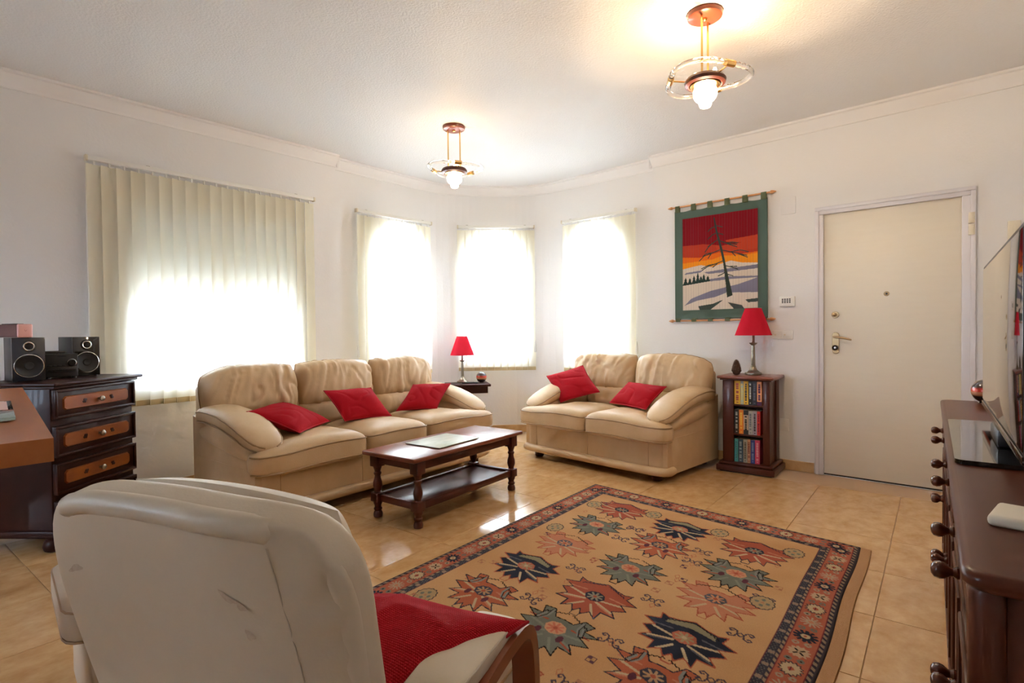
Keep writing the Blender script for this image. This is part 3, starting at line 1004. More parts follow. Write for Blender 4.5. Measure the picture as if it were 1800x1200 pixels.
# ------------------------------------------------------------------ rug
BEIGE, BEIGE2 = np.array((0.585, 0.335, 0.155, 1)), np.array((0.48, 0.235, 0.085, 1))
RED_, PINKC, NAVY, GREY, CREAM_, BLK = (0.37, 0.085, 0.045, 1), (0.50, 0.19, 0.10, 1), (0.022, 0.026, 0.045, 1), (0.165, 0.165, 0.125, 1), (0.50, 0.36, 0.20, 1), (0.012, 0.010, 0.012, 1)
SLATE = (0.10, 0.10, 0.115, 1)
RL, RW = 2.45, 1.70
def rug_canvas():
    cv = Canvas(RL, RW, 0.0036, tuple(BEIGE))
    # soft streaks in the field (abrash)
    xs = np.sin(cv.X * 5.1 + 1.3 * np.sin(cv.Y * 4)) * 0.5 + np.sin(cv.X * 13 + cv.Y * 3) * 0.25 + np.sin(cv.X * 31 + 2 * np.sin(cv.Y * 9)) * 0.15
    t = np.clip(0.35 + 0.45 * xs, 0, 1)[..., None]
    cv.c[:] = (BEIGE * (1 - t) + BEIGE2 * t)
    def T(cu, cvv, s=1.0, rot=0.0):
        c_, s_ = math.cos(rot) * s, math.sin(rot) * s
        return lambda pts: [(cu + a * c_ - b * s_, cvv + a * s_ + b * c_) for a, b in pts]
    def mirror(half):
        return half + [(a, -b) for a, b in reversed(half)]
    def palmette(cu, cw, kind):
        tr = T(cu, cw, 1.0, PI)      # apex towards the far end of the rug
        main = dict(red=RED_, navy=NAVY, grn=GREY, orr=(0.42, 0.11, 0.05, 1), pink=PINKC)[kind]
        edge = dict(red=NAVY, navy=RED_, grn=BLK, orr=NAVY, pink=RED_)[kind]
        if kind in ('red', 'navy'):
            half = [(0.15, 0.0), (0.125, 0.055), (0.115, 0.10), (0.13, 0.135), (0.085, 0.125), (0.06, 0.185), (0.03, 0.125), (0.0, 0.165), (-0.035, 0.115), (-0.075, 0.15), (-0.075, 0.085), (-0.135, 0.085), (-0.10, 0.045), (-0.14, 0.02), (-0.105, 0.0)]
        else:
            half = [(0.09, 0.0), (0.085, 0.045), (0.135, 0.075), (0.125, 0.125), (0.075, 0.105), (0.07, 0.175), (0.03, 0.11), (0.0, 0.17), (-0.03, 0.10), (-0.075, 0.14), (-0.07, 0.075), (-0.13, 0.085), (-0.10, 0.035), (-0.15, 0.02), (-0.115, 0.0)]
        pts = mirror(half)
        cv.poly(tr(pts), main)
        # paler veins
        for sg in (1, -1):
            for (a, b, c, d) in ((0.0, 0.03, 0.02, 0.13), (-0.02, 0.03, -0.05, 0.12), (-0.05, 0.02, -0.11, 0.06)):
                cv.line(tr([(a, sg * b), (c, sg * d)]), 0.012, CREAM_ if kind != 'grn' else (0.22, 0.22, 0.165, 1))
            for (a, b, c, d) in ((0.05, 0.06, 0.04, 0.145), (-0.035, 0.05, -0.065, 0.13)):
                cv.line(tr([(a, sg * b), (c, sg * d)]), 0.009, SLATE if kind == 'navy' else RED_ if kind == 'grn' else PINKC)
        cv.line(tr(pts), 0.0055, edge, True)
        # roof band
        if kind == 'navy':
            cv.poly(tr(mirror([(0.135, 0.0), (0.105, 0.095), (0.075, 0.10), (0.095, 0.0)])), (0.25, 0.21, 0.12, 1))
        for sg in (1, -1):
            n = 12
            z = [(0.135 - 0.045 * k / n + (0.008 if k % 2 else 0), sg * (0.008 + 0.10 * k / n)) for k in range(n + 1)]
            cv.line(tr(z), 0.005, BLK if kind != 'red' else NAVY)
        # heart
        hexa = [(0.042 * math.cos(a), 0.05 * math.sin(a)) for a in np.linspace(0, 2 * PI, 8, endpoint=False)]
        hx = dict(red=NAVY, navy=(0.45, 0.13, 0.07, 1), grn=(0.55, 0.26, 0.13, 1), orr=(0.05, 0.05, 0.075, 1), pink=SLATE)[kind]
        hi = dict(red=(0.26, 0.22, 0.15, 1), navy=(0.35, 0.26, 0.13, 1), grn=(0.50, 0.15, 0.08, 1), orr=(0.42, 0.24, 0.12, 1), pink=(0.55, 0.24, 0.12, 1))[kind]
        cv.poly(tr([(a + 0.02, b) for a, b in hexa]), hx)
        for k in range(8):
            a = 2 * PI * k / 8
            cv.line(tr([(0.02, 0), (0.02 + 0.030 * math.cos(a), 0.034 * math.sin(a))]), 0.010, hi)
        cv.ell(*tr([(0.02, 0)])[0], 0.010, 0.010, RED_ if kind != 'navy' else CREAM_)
        if kind in ('grn', 'orr'):
            for sg in (1, -1):
                cv.line(tr([(0.115, sg * 0.075), (0.075, sg * 0.075), (0.04, sg * 0.095), (0.045, sg * 0.11), (0.085, sg * 0.095)]), 0.012, (0.23, 0.22, 0.19, 1))
                cv.line(tr([(0.12, sg * 0.082), (0.07, sg * 0.083), (0.03, sg * 0.103), (0.04, sg * 0.118), (0.09, sg * 0.10)]), 0.004, BLK)
                cv.ell(*tr([(-0.03, sg * 0.055)])[0], 0.022, 0.014, (0.11, 0.03, 0.045, 1))
        for sg in (1, -1):
            cv.line(tr([(-0.13, 0.02 * sg), (-0.165, 0.018 * sg), (-0.165, 0.0)]), 0.004, edge)
    def hook(cu, cw):
        tr = T(cu, cw, 1.0)
        col = (0.07, 0.05, 0.075, 1)
        for sa in (1, -1):
            for sb in (1, -1):
                cv.line(tr([(0, sb * 0.012), (sa * 0.022, sb * 0.018), (sa * 0.030, sb * 0.034), (sa * 0.020, sb * 0.046), (sa * 0.010, sb * 0.038), (sa * 0.016, sb * 0.030)]), 0.0068, col)
        cv.line(tr([(-0.014, 0), (0, 0.014), (0.014, 0), (0, -0.014)]), 0.0055, col, True)
    def tiny(cu, cw, col=(0.36, 0.12, 0.07, 1)):
        for a, b in ((0.008, 0.008), (-0.008, -0.008)):
            cv.poly([(cu + a - 0.007, cw + b - 0.007), (cu + a + 0.007, cw + b - 0.007), (cu + a + 0.007, cw + b + 0.007), (cu + a - 0.007, cw + b + 0.007)], col)
        cv.line([(cu - 0.016, cw - 0.016), (cu + 0.016, cw - 0.016), (cu + 0.016, cw + 0.016), (cu - 0.016, cw + 0.016)], 0.003, col, True)
    def hexring(cu, cw):
        n = 28
        pts = [(cu + (0.055 + (0.006 if k % 2 else 0)) * math.cos(2 * PI * k / n), cw + (0.045 + (0.006 if k % 2 else 0)) * math.sin(2 * PI * k / n)) for k in range(n)]
        cv.poly(pts, (0.42, 0.28, 0.14, 1)); cv.line(pts, 0.005, (0.03, 0.03, 0.045, 1), True)
        for a in (0, PI / 2, PI, 1.5 * PI):
            cv.ell(cu + 0.026 * math.cos(a), cw + 0.022 * math.sin(a), 0.010, 0.009, GREY)
        cv.ell(cu, cw, 0.008, 0.008, (0.45, 0.2, 0.1, 1))
    rows = [(0.43, [('red', 0.388), ('grn', 0.715), ('pink', 1.066), ('navy', 1.417), ('orr', 1.735), ('red', 2.08)]),
            (0.85, [('navy', 0.441), ('orr', 0.73), ('grn', 1.085), ('red', 1.43), ('grn', 1.74), ('pink', 2.09)]),
            (1.27, [('red', 0.459), ('grn', 0.784), ('pink', 1.087), ('navy', 1.452), ('orr', 1.735), ('grn', 2.08)])]
    for cw, ms in rows:
        for kind, cu in ms:
            palmette(cu, cw, kind)
    for cw, us in ((0.64, (0.60, 0.78, 1.25, 1.62, 1.92)), (1.06, (0.635, 0.785, 1.265, 1.64, 1.95)), (1.43, (1.267, 1.60, 0.93))):
        for cu in us: hook(cu, cw)
    for cu, cw in ((0.90, 0.257), (0.31, 0.63), (0.32, 1.05), (1.92, 0.25), (0.96, 1.435), (0.325, 1.436), (2.12, 0.64), (2.12, 1.06), (0.40, 0.235)):
        hexring(cu, cw)
    r2 = random.Random(3)
    for k in range(46):
        cu, cw = r2.uniform(0.25, 2.2), r2.choice((0.26, 0.63, 0.66, 1.05, 1.08, 1.44)) + r2.uniform(-0.05, 0.05)
        if r2.random() < 0.55: tiny(cu, cw, r2.choice(((0.36, 0.12, 0.07, 1), (0.40, 0.17, 0.09, 1), (0.12, 0.05, 0.07, 1))))
        else:
            c_ = (0.46, 0.17, 0.08, 1)
            cv.line([(cu - 0.02, cw), (cu, cw + 0.012), (cu + 0.02, cw), (cu, cw - 0.012)], 0.004, c_, True)
    # border: dark guard, red main band, dark inner guards
    def band(d0, d1, col):
        m_ = np.minimum(np.minimum(cv.X, RL - cv.X), np.minimum(cv.Y, RW - cv.Y))
        cv.c[(m_ >= d0) & (m_ < d1)] = col
        return m_
    m_ = band(0.0, 0.012, (0.06, 0.05, 0.06, 1))
    band(0.012, 0.026, (0.28, 0.19, 0.12, 1)); band(0.026, 0.032, (0.16, 0.02, 0.03, 1))
    band(0.032, 0.124, (0.42, 0.115, 0.062, 1))
    band(0.124, 0.128, (0.18, 0.03, 0.04, 1)); band(0.128, 0.140, (0.33, 0.22, 0.13, 1)); band(0.140, 0.167, (0.045, 0.045, 0.062, 1)); band(0.167, 0.171, (0.14, 0.03, 0.05, 1))
    # chequered guards
    run = np.where((cv.X < 0.2) | (cv.X > RL - 0.2), cv.Y, cv.X)
    near_side = np.minimum(cv.Y, RW - cv.Y) < np.minimum(cv.X, RL - cv.X)
    run = np.where(near_side, cv.X, cv.Y)
    ph = np.sin(run * 2 * PI / 0.034 + m_ * 160)
    sel = (m_ >= 0.0125) & (m_ < 0.0255) & (ph > 0.1); cv.c[sel] = (0.035, 0.03, 0.045, 1)
    sel = (m_ >= 0.128) & (m_ < 0.140) & (ph > 0.25); cv.c[sel] = (0.05, 0.045, 0.06, 1)
    ph2 = np.sin(run * 2 * PI / 0.085)
    sel = (m_ >= 0.144) & (m_ < 0.163) & (ph2 > 0.72); cv.c[sel] = (0.33, 0.21, 0.14, 1)
    ph3 = np.sin(run * 2 * PI / 0.022) * np.sin(m_ * 2 * PI / 0.012)
    sel = (m_ >= 0.141) & (m_ < 0.166) & (ph3 > 0.55); cv.c[sel] = (0.16, 0.145, 0.13, 1)
    # rosettes along the main band
    def rosette(cu, cw, typ):
        if typ == 0:
            for k in range(12):
                a = 2 * PI * k / 12
                cv.line([(cu + 0.014 * math.cos(a), cw + 0.014 * math.sin(a)), (cu + 0.038 * math.cos(a), cw + 0.038 * math.sin(a))], 0.012, NAVY)
            cv.ell(cu, cw, 0.016, 0.016, CREAM_); cv.ell(cu, cw, 0.006, 0.006, RED_)
        elif typ == 1:
            n = 24
            cv.poly([(cu + (0.042 if k % 2 else 0.030) * math.cos(2 * PI * k / n), cw + (0.042 if k % 2 else 0.030) * math.sin(2 * PI * k / n)) for k in range(n)], (0.50, 0.33, 0.19, 1))
            for k in range(4):
                a = PI / 4 + PI / 2 * k
                cv.line([(cu + 0.008 * math.cos(a), cw + 0.008 * math.sin(a)), (cu + 0.020 * math.cos(a), cw + 0.020 * math.sin(a))], 0.008, BLK)
        elif typ == 2:
            n = 28
            pts = [(cu + (0.046 if k % 2 else 0.034) * math.cos(2 * PI * k / n), cw + (0.040 if k % 2 else 0.03) * math.sin(2 * PI * k / n)) for k in range(n)]
            cv.poly(pts, CREAM_); cv.line(pts, 0.004, (0.05, 0.03, 0.04, 1), True)
            cv.ell(cu, cw, 0.012, 0.010, RED_); cv.line([(cu - 0.012, cw), (cu + 0.012, cw)], 0.004, (0.1, 0.01, 0.03, 1))
        else:
            for a in np.linspace(0, 2 * PI, 12, endpoint=False):
                cv.line([(cu, cw), (cu + 0.036 * math.cos(a), cw + 0.036 * math.sin(a))], 0.007, (0.42, 0.30, 0.19, 1))
            cv.ell(cu, cw, 0.010, 0.010, (0.50, 0.2, 0.1, 1))
    def side(fn, L):
        k = 0
        s = 0.13
        while s < L - 0.08:
            rosette(*fn(s), (0, 1, 2, 3)[k % 4])
            for dd, w_ in ((0.058, 0.018), (0.062, -0.022)):
                q = fn(s + dd); cv.ell(q[0] + (w_ if fn(1)[0] == fn(0)[0] else 0), q[1] + (w_ if fn(1)[1] == fn(0)[1] else 0), 0.013, 0.013, GREY if k % 2 else (0.36, 0.27, 0.17, 1))
                cv.ell(q[0] + (w_ if fn(1)[0] == fn(0)[0] else 0), q[1] + (w_ if fn(1)[1] == fn(0)[1] else 0), 0.005, 0.005, RED_ if k % 3 else BLK)
            s += 0.122
            k += 1
    side(lambda s: (s, 0.078), RL); side(lambda s: (s, RW - 0.078), RL)
    side(lambda s: (0.078, s), RW); side(lambda s: (RL - 0.078, s), RW)
    return cv
rug_root = thing('area_rug', 'large beige wool rug with red border and palmette motifs on the tiled floor', 'rug', (3.445, 2.235, 0))
ra = math.radians(3.8)
UA = np.array((-math.cos(ra), -math.sin(ra))); VA0 = np.array((math.sin(ra), -math.cos(ra)))
VA = VA0 + 0.145 * UA
def rug_pos(X, Y):
    x = X * UA[0] + Y * VA[0]
    y = X * UA[1] + Y * VA[1]
    # the near long edge lies a little wavy
    wv = 0.005 * np.sin(X * 7.0) * np.clip((Y - 1.2) / 0.5, 0, 1) ** 2
    x = x + wv * VA[0]; y = y + wv * VA[1]
    z = 0.0105 + 0.0007 * np.sin(X * 40) * np.sin(Y * 37)
    d = np.minimum(np.minimum(X, RL - X), np.minimum(Y, RW - Y))
    z = z - 0.005 * np.clip(1 - d / 0.008, 0, 1) ** 2
    return np.stack([x, y, z], -1)
cvr = rug_canvas()
grid_object('pile', cvr, rug_pos, 'rug_attr', rug_root)
# body and selvedge
def rp(X, Y): return rug_pos(np.array([X]), np.array([Y]))[0]
mb = MB()
per = [(RL * k / 60, 0) for k in range(60)] + [(RL, RW * k / 40) for k in range(40)] + [(RL - RL * k / 60, RW) for k in range(60)] + [(0, RW - RW * k / 40) for k in range(40)]
top = [rp(*q) for q in per]
n = len(per)
mb.add([(p[0], p[1], p[2]) for p in top] + [(p[0], p[1], 0.0005) for p in top], [(k, n + k, n + (k + 1) % n, (k + 1) % n) for k in range(n)] + [tuple(n + k for k in range(n))])
mb.build('backing', 'rug_edge', rug_root, smooth=False)
mb = MB()
e0 = [rp(RL * k / 80, RW) for k in range(81)]
VN = VA / np.linalg.norm(VA)
mb.add([(p[0], p[1], 0.009) for p in e0] + [(p[0] + VN[0] * 0.045, p[1] + VN[1] * 0.045, 0.007) for p in e0] + [(p[0] + VN[0] * 0.048, p[1] + VN[1] * 0.048, 0.0005) for p in e0],
       [(k, k + 1, 81 + k + 1, 81 + k) for k in range(80)] + [(81 + k, 81 + k + 1, 162 + k + 1, 162 + k) for k in range(80)])
mb.build('selvedge', mat('rug_plain_edge', (0.42, 0.22, 0.09, 1), 0.95, bump=0.4, bscale=250), rug_root, smooth=False)

# ------------------------------------------------------------------ sofas
def wrinkle(x, z, seed, amp):
    """soft, mostly vertical folds of well-used leather"""
    n1 = noise.noise(Vector((x * 3.0 + seed, z * 3.0, seed)))
    n2 = noise.noise(Vector((x * 15.0 + 2.0 * n1 + seed, z * 3.4 + x * 2.0 + 1.5 * n1, seed * 1.7)))
    n4 = noise.noise(Vector((x * 24.0 - z * 9.0 + seed, z * 8.0, seed * 0.7)))
    r = max(0, 1 - abs(n2) * 3.2) ** 2
    n3 = noise.noise(Vector((x * 5, z * 5, seed + 9)))
    return amp * (-0.75 * r + 0.9 * n2 + 0.7 * n3 + 0.35 * n4)

def sofa(name, label, cat, loc, rz, Wd, nseat, seed=0.0, crease=0.012):
    """local frame: x along the front, y = 0 the front of the base, y grows to the back"""
    root = thing(name, label, cat, loc, rz)
    h = Wd / 2
    leather = 'leather'
    # base with rounded front corners
    body = MB()
    out = rrect(-h + 0.01, h - 0.01, 0.0, 0.86, 0.09, rs=(0.10, 0.10, 0.03, 0.03))
    n = len(out)
    body.add([(p.x, p.y, 0.105) for p in out] + [(p.x, p.y, 0.33) for p in out], [(k, (k + 1) % n, n + (k + 1) % n, n + k) for k in range(n)] + [tuple(reversed(range(n))), tuple(range(n, 2 * n))])
    b_o = body.build('base', leather, root)
    sm = MB()
    for s_ in range(nseat + 1):
        xx = -h + 0.16 + (Wd - 0.32) * s_ / nseat
        sm.tube([(xx, -0.001, 0.115), (xx, -0.001, 0.30)], 0.0016, 5)
    sm.build('seam', 'leather_seam', b_o)
    # bottom roll
    rl = MB()
    rl.tube([(-h + 0.012, 0.10, 0.088), (-h + 0.004, 0.05, 0.088), (-h + 0.03, 0.006, 0.088), (-h + 0.09, -0.012, 0.088)] + [(x, -0.018, 0.088) for x in np.linspace(-h + 0.16, h - 0.16, 20)] + [(h - 0.09, -0.012, 0.088), (h - 0.03, 0.006, 0.088), (h - 0.004, 0.05, 0.088), (h - 0.012, 0.10, 0.088)], 0.033, 10)
    rl.build('plinth_roll', leather, root)
    for sx in (-1, 1):
        for yy in (0.07, 0.80):
            MB().lathe([(0.030, 0), (0.040, 0.006), (0.043, 0.03), (0.036, 0.056), (0.036, 0.075)], 16, Matrix.Translation((sx * (h - 0.13), yy, 0))).build('foot', 'mahogany', root)
    # side panels and rear
    for sx in (-1, 1):
        sp = MB()
        xs = (h - 0.20, h - 0.012)
        prof = [(0.02, 0.058), (0.86, 0.058), (0.86, 0.60), (0.55, 0.52), (0.30, 0.47), (0.10, 0.40), (0.02, 0.34)]
        m_ = len(prof)
        a, b = (xs if sx > 0 else (-xs[1], -xs[0]))
        sp.add([(a, y, z) for y, z in prof] + [(b, y, z) for y, z in prof], [tuple(range(m_)), tuple(m_ + k for k in reversed(range(m_)))] + [(k, m_ + k, m_ + (k + 1) % m_, (k + 1) % m_) for k in range(m_)])
        sp.build('side_panel', leather, root, smooth=False)
    MB().box(-h + 0.03, h - 0.03, 0.74, 0.885, 0.10, 0.80, Matrix.Identity(4), r=0.03).build('rear_panel', leather, root)
    # arms: padded top sweeping down to a drooping nose, with a softer roll under it
    for sx in (-1, 1):
        secs = [(0.80, 0.100, 0.600, 0.19, 0.12), (0.72, 0.105, 0.610, 0.225, 0.140), (0.58, 0.108, 0.610, 0.245, 0.142), (0.44, 0.108, 0.598, 0.255, 0.138), (0.32, 0.106, 0.576, 0.258, 0.132),
                (0.22, 0.104, 0.548, 0.252, 0.126), (0.13, 0.102, 0.517, 0.240, 0.116), (0.06, 0.102, 0.489, 0.215, 0.098), (0.015, 0.102, 0.470, 0.165, 0.066), (-0.005, 0.102, 0.462, 0.075, 0.028)]
        ar = MB()
        rings = [super_ring((sx * (h - xc), y, zc), w_, hh, 2.6, 28) for (y, xc, zc, w_, hh) in secs]
        if sx < 0:
            rings = [list(reversed(r_)) for r_ in rings]
        ar.loft(rings)
        a_o = ar.build('arm', leather, root, angle=70)
        pi_ = MB()
        for side in (1, -1):
            ln = [(sx * (h - xc) + side * w_ * 0.485, y, zc + hh * 0.20) for (y, xc, zc, w_, hh) in secs]
            pi_.tube(resample(ln, 26, False), 0.0052, 6)
        ln = [(sx * (h - xc) + sx * w_ * 0.47, y, zc - hh * 0.30) for (y, xc, zc, w_, hh) in secs[:-1]]
        pi_.tube(resample(ln, 26, False), 0.0040, 6)
        pi_.build('piping', 'leather_seam', a_o)
        un = MB()
        secs2 = [(0.84, 0.105, 0.50, 0.17, 0.16), (0.60, 0.105, 0.495, 0.22, 0.19), (0.36, 0.10, 0.470, 0.235, 0.18), (0.20, 0.10, 0.440, 0.225, 0.15), (0.10, 0.10, 0.415, 0.19, 0.12), (0.06, 0.10, 0.40, 0.10, 0.07)]
        rings = [super_ring((sx * (h - xc), y, zc), w_, hh, 2.4, 24) for (y, xc, zc, w_, hh) in secs2]
        if sx < 0:
            rings = [list(reversed(r_)) for r_ in rings]
        un.loft(rings)
        un.build('arm_roll', leather, root, angle=70)
    # seat cushions, the outer ones reaching round in front of the arms
    inner = h - 0.215
    sw = 2 * inner / nseat
    for k in range(nseat):
        xa, xb = -inner + sw * k + 0.003, -inner + sw * (k + 1) - 0.003
        lo, hi = k == 0, k == nseat - 1
        pts = []
        yf_, ym, yb_ = -0.075, 0.10, 0.64
        if lo: pts += [(xa, yb_), (xa, (ym + yb_) / 2), (xa, ym + 0.03), (xa - 0.06, ym), (-h - 0.005, ym), (-h - 0.03, 0.02), (-h + 0.0, yf_ + 0.01), (-h + 0.1, yf_)]
        else: pts += [(xa, yb_), (xa, yb_ * 0.5), (xa, yf_ + 0.04), (xa + 0.03, yf_)]
        pts += [((xa + xb) / 2, yf_ - 0.008)]
        if hi: pts += [(h - 0.1, yf_), (h - 0.0, yf_ + 0.01), (h + 0.03, 0.02), (h + 0.005, ym), (xb + 0.06, ym), (xb, ym + 0.03), (xb, (ym + yb_) / 2), (xb, yb_)]
        else: pts += [(xb - 0.03, yf_), (xb, yf_ + 0.04), (xb, yb_ * 0.5), (xb, yb_)]
        pts += [((xa + xb) / 2, yb_)]
        ol = [(p.x, p.y) for p in resample(chaikin([Vector(q) for q in pts], 2), 72)]
        cxx, cyy = (xa + xb) / 2, 0.08 if (lo or hi) else 0.25
        sd = seed + k * 3.1
        def dsp(p, s, xa=xa, xb=xb, sd=sd):
            q = p.copy()
            if p.z > 0.40:
                u = (p.x - (xa + xb) / 2) / (xb - xa)
                q.z += 0.022 * max(0, 1 - 3.2 * u * u) + 0.004 * noise.noise(Vector((p.x * 9 + sd, p.y * 9, 1.0)))
                q.z -= 0.02 * max(0, p.y - 0.35) / 0.3
            return q
        c_o = MB().puff(ol, (cxx, cyy), 0.295, 0.478, nt=3.6, nb=5, split=0.42, K=12, disp=dsp).build('seat_cushion', leather, root, angle=80)
        pp = MB()
        fr = [p for p in ol if p[1] < 0.11]
        def order(ps): return sorted(ps, key=lambda q: (q[0]))
        ps = order([q for q in fr if q[1] < 0.05])
        for (zz, gr) in ((0.425, 0.992), (0.318, 0.985)):
            pp.tube([(cxx + (x - cxx) * gr, cyy + (y - cyy) * gr, zz + (0.018 * max(0, 1 - 3.2 * ((x - cxx) / sw) ** 2) if zz > 0.4 else 0.012 * max(0, 1 - 3.2 * ((x - cxx) / sw) ** 2))) for x, y in ps], 0.0052, 6)
        pp.build('piping', 'leather_seam', c_o)
    # back cushions with creases, and the lumbar roll below each
    bw = (Wd - 0.02) / nseat
    for k in range(nseat):
        xa, xb = -h + 0.01 + bw * k + 0.002, -h + 0.01 + bw * (k + 1) - 0.002
        lo, hi = k == 0, k == nseat - 1
        Mx = Matrix.Translation((0, 0.70, 0.40)) @ Matrix.Rotation(math.radians(-10), 4, 'X') @ Matrix(((1, 0, 0, 0), (0, 0, -1, 0), (0, 1, 0, 0), (0, 0, 0, 1)))
        top = 0.545
        sd = seed + 20 + k * 5.3
        def dsp(p, u, v, f, sd=sd, lo=lo, hi=hi, xa=xa, xb=xb):
            q = p.copy()
            if v > 0:        # outer top corners droop
                if lo and u < 0: q.y -= 0.05 * (-u) ** 3 * v ** 2
                if hi and u > 0: q.y -= 0.05 * u ** 3 * v ** 2
                q.y -= 0.012 * u * u * v
            w_ = wrinkle(p.x, p.y, sd, crease)
            if f > 0: q.z += w_ * min(1, f * 1.6)
            q.y += 0.35 * w_ * (1 - abs(f)) * (1 if v > 0.6 else 0)
            return q
        c_o = MB().pad(xa, xb, 0.165, top, -0.10, 0.14, k=0.22, a=4.6, b=2.0, n=(56, 40), M4=Mx, disp=dsp).build('back_cushion', leather, root, angle=80)
        ol = []
        for t_ in np.linspace(0, 1, 60):
            if t_ < 0.25: u_, v_ = 1.0, -0.6 + 1.6 * t_ / 0.25
            elif t_ < 0.75: u_, v_ = 1 - 2 * (t_ - 0.25) / 0.5, 1.0
            else: u_, v_ = -1.0, 1.0 - 1.6 * (t_ - 0.75) / 0.25
            p_ = dsp(Vector(((xa + xb) / 2 + (xb - xa) / 2 * u_ * math.sqrt(1 - 0.22 * v_ * v_ / 2), (0.165 + top) / 2 + (top - 0.165) / 2 * v_ * math.sqrt(1 - 0.22 * u_ * u_ / 2), 0)), u_, v_, 0.0)
            ol.append((p_.x, p_.y))
        pp = MB()
        pp.tube([Mx @ Vector((x, y, -0.004)) for x, y in ol], 0.0045, 6)
        pp.build('piping', 'leather_seam', c_o)
        la, lb = max(xa, -inner + 0.004), min(xb, inner - 0.004)
        def dsp2(p, u, v, f, sd=sd):
            q = p.copy()
            if f > 0: q.z += wrinkle(p.x, p.y * 1.5, sd + 3, 0.008) * min(1, f * 1.6)
            return q
        MB().pad(la, lb, 0.02, 0.225, -0.08, 0.125, k=0.2, a=4, b=2.0, n=(40, 20), M4=Mx, disp=dsp2).build('lumbar_cushion', leather, root, angle=80)
    return root
sofa('three_seat_sofa', 'long cream leather three-seat sofa along the blind wall', 'sofa', (2.455, 3.335, 0), math.radians(3.6), 2.13, 3, seed=1.0, crease=0.018)
sofa('two_seat_sofa', 'cream leather two-seat sofa below the right-hand bay window', 'sofa', (3.825, 2.555, 0), math.radians(-90 - 4.0), 1.48, 2, seed=40.0, crease=0.018)

# ------------------------------------------------------------------ red cushions
def cushion(label, c, e1, e2, th, seed, dent=0.02, group='red scatter cushions'):
    c, e1, e2 = Vector(c), Vector(e1), Vector(e2)
    nz = e1.cross(e2).normalized()
    n = 44
    bm_v, bm_f, uv = [], [], []
    for side in (1, -1):
        base = len(bm_v)
        for j in range(n + 1):
            for i in range(n + 1):
                u, v = i / n * 2 - 1, j / n * 2 - 1
                # edges draw in between the pointed corners
                uu = u * (1 - 0.07 * (1 - v * v) * abs(u))
                vv = v * (1 - 0.07 * (1 - u * u) * abs(v))
                f = max(0, (1 - abs(u) ** 2.4)) ** 0.55 * max(0, (1 - abs(v) ** 2.4)) ** 0.55
                z = side * th / 2 * f
                z += f * dent * noise.noise(Vector((u * 1.1 + seed, v * 1.1, seed))) - f * dent * 0.35 * max(0, 1 - abs(noise.noise(Vector((u * 1.3 + v + seed * 2, v * 0.9 - u * 0.6, 5))) * 5)) ** 2
                bm_v.append(c * 0 + e1 * (uu / 2) + e2 * (vv / 2) + nz * z)
                uv.append((u * 0.5 + 0.5, v * 0.5 + 0.5))
        for j in range(n):
            for i in range(n):
                q = base + j * (n + 1) + i
                f = (q, q + 1, q + n + 2, q + n + 1)
                bm_f.append(f if side > 0 else tuple(reversed(f)))
    mb = MB(); mb.v = bm_v; mb.f = bm_f
    root = thing('scatter_cushion', label, 'cushion', c, 0, group)
    o = mb.build('cover', 'red', root, angle=180)
    uvl = o.data.uv_layers.new(name='UVMap')
    idx = np.empty(len(o.data.loops), np.int32); o.data.loops.foreach_get('vertex_index', idx)
    uvl.data.foreach_set('uv', np.array(uv, np.float32)[idx].ravel())
    pts = []
    for k in range(4 * 12):
        s, t = divmod(k, 12)
        t = t / 12 * 2 - 1
        u, v = ((t, -1), (1, t), (-t, 1), (-1, -t))[s]
        uu = u * (1 - 0.07 * (1 - v * v) * abs(u)); vv = v * (1 - 0.07 * (1 - u * u) * abs(v))
        pts.append(e1 * (uu / 2) + e2 * (vv / 2))
    MB().tube(pts, 0.0035, 6, closed=True).build('seam', mat('red_seam', (0.36, 0.004, 0.012, 1), 0.9), root)
    return root
cushion('red corduroy cushion slumped on the near arm of the long sofa', (1.806, 3.645, 0.580), (0.38, 0.28, 0.0), (-0.22, 0.27, 0.14), 0.13, 1.2)
cushion('red corduroy cushion in the middle of the long sofa', (2.38, 3.705, 0.605), (0.415, -0.005, -0.011), (-0.045, 0.215, 0.215), 0.13, 4.1)
cushion('red corduroy cushion at the far end of the long sofa', (3.035, 3.70, 0.598), (0.365, -0.085, -0.013), (0.285, 0.135, 0.186), 0.13, 7.7)
cushion('red corduroy cushion propped on a corner at the left of the two-seat sofa', (4.215, 2.985, 0.655), (0.081, -0.377, 0.115), (0.155, 0.285, 0.222), 0.12, 9.3)
cushion('red corduroy cushion against the right arm of the two-seat sofa', (4.175, 2.285, 0.600), (-0.18, -0.45, 0.0), (0.20, -0.08, 0.172), 0.12, 12.5)

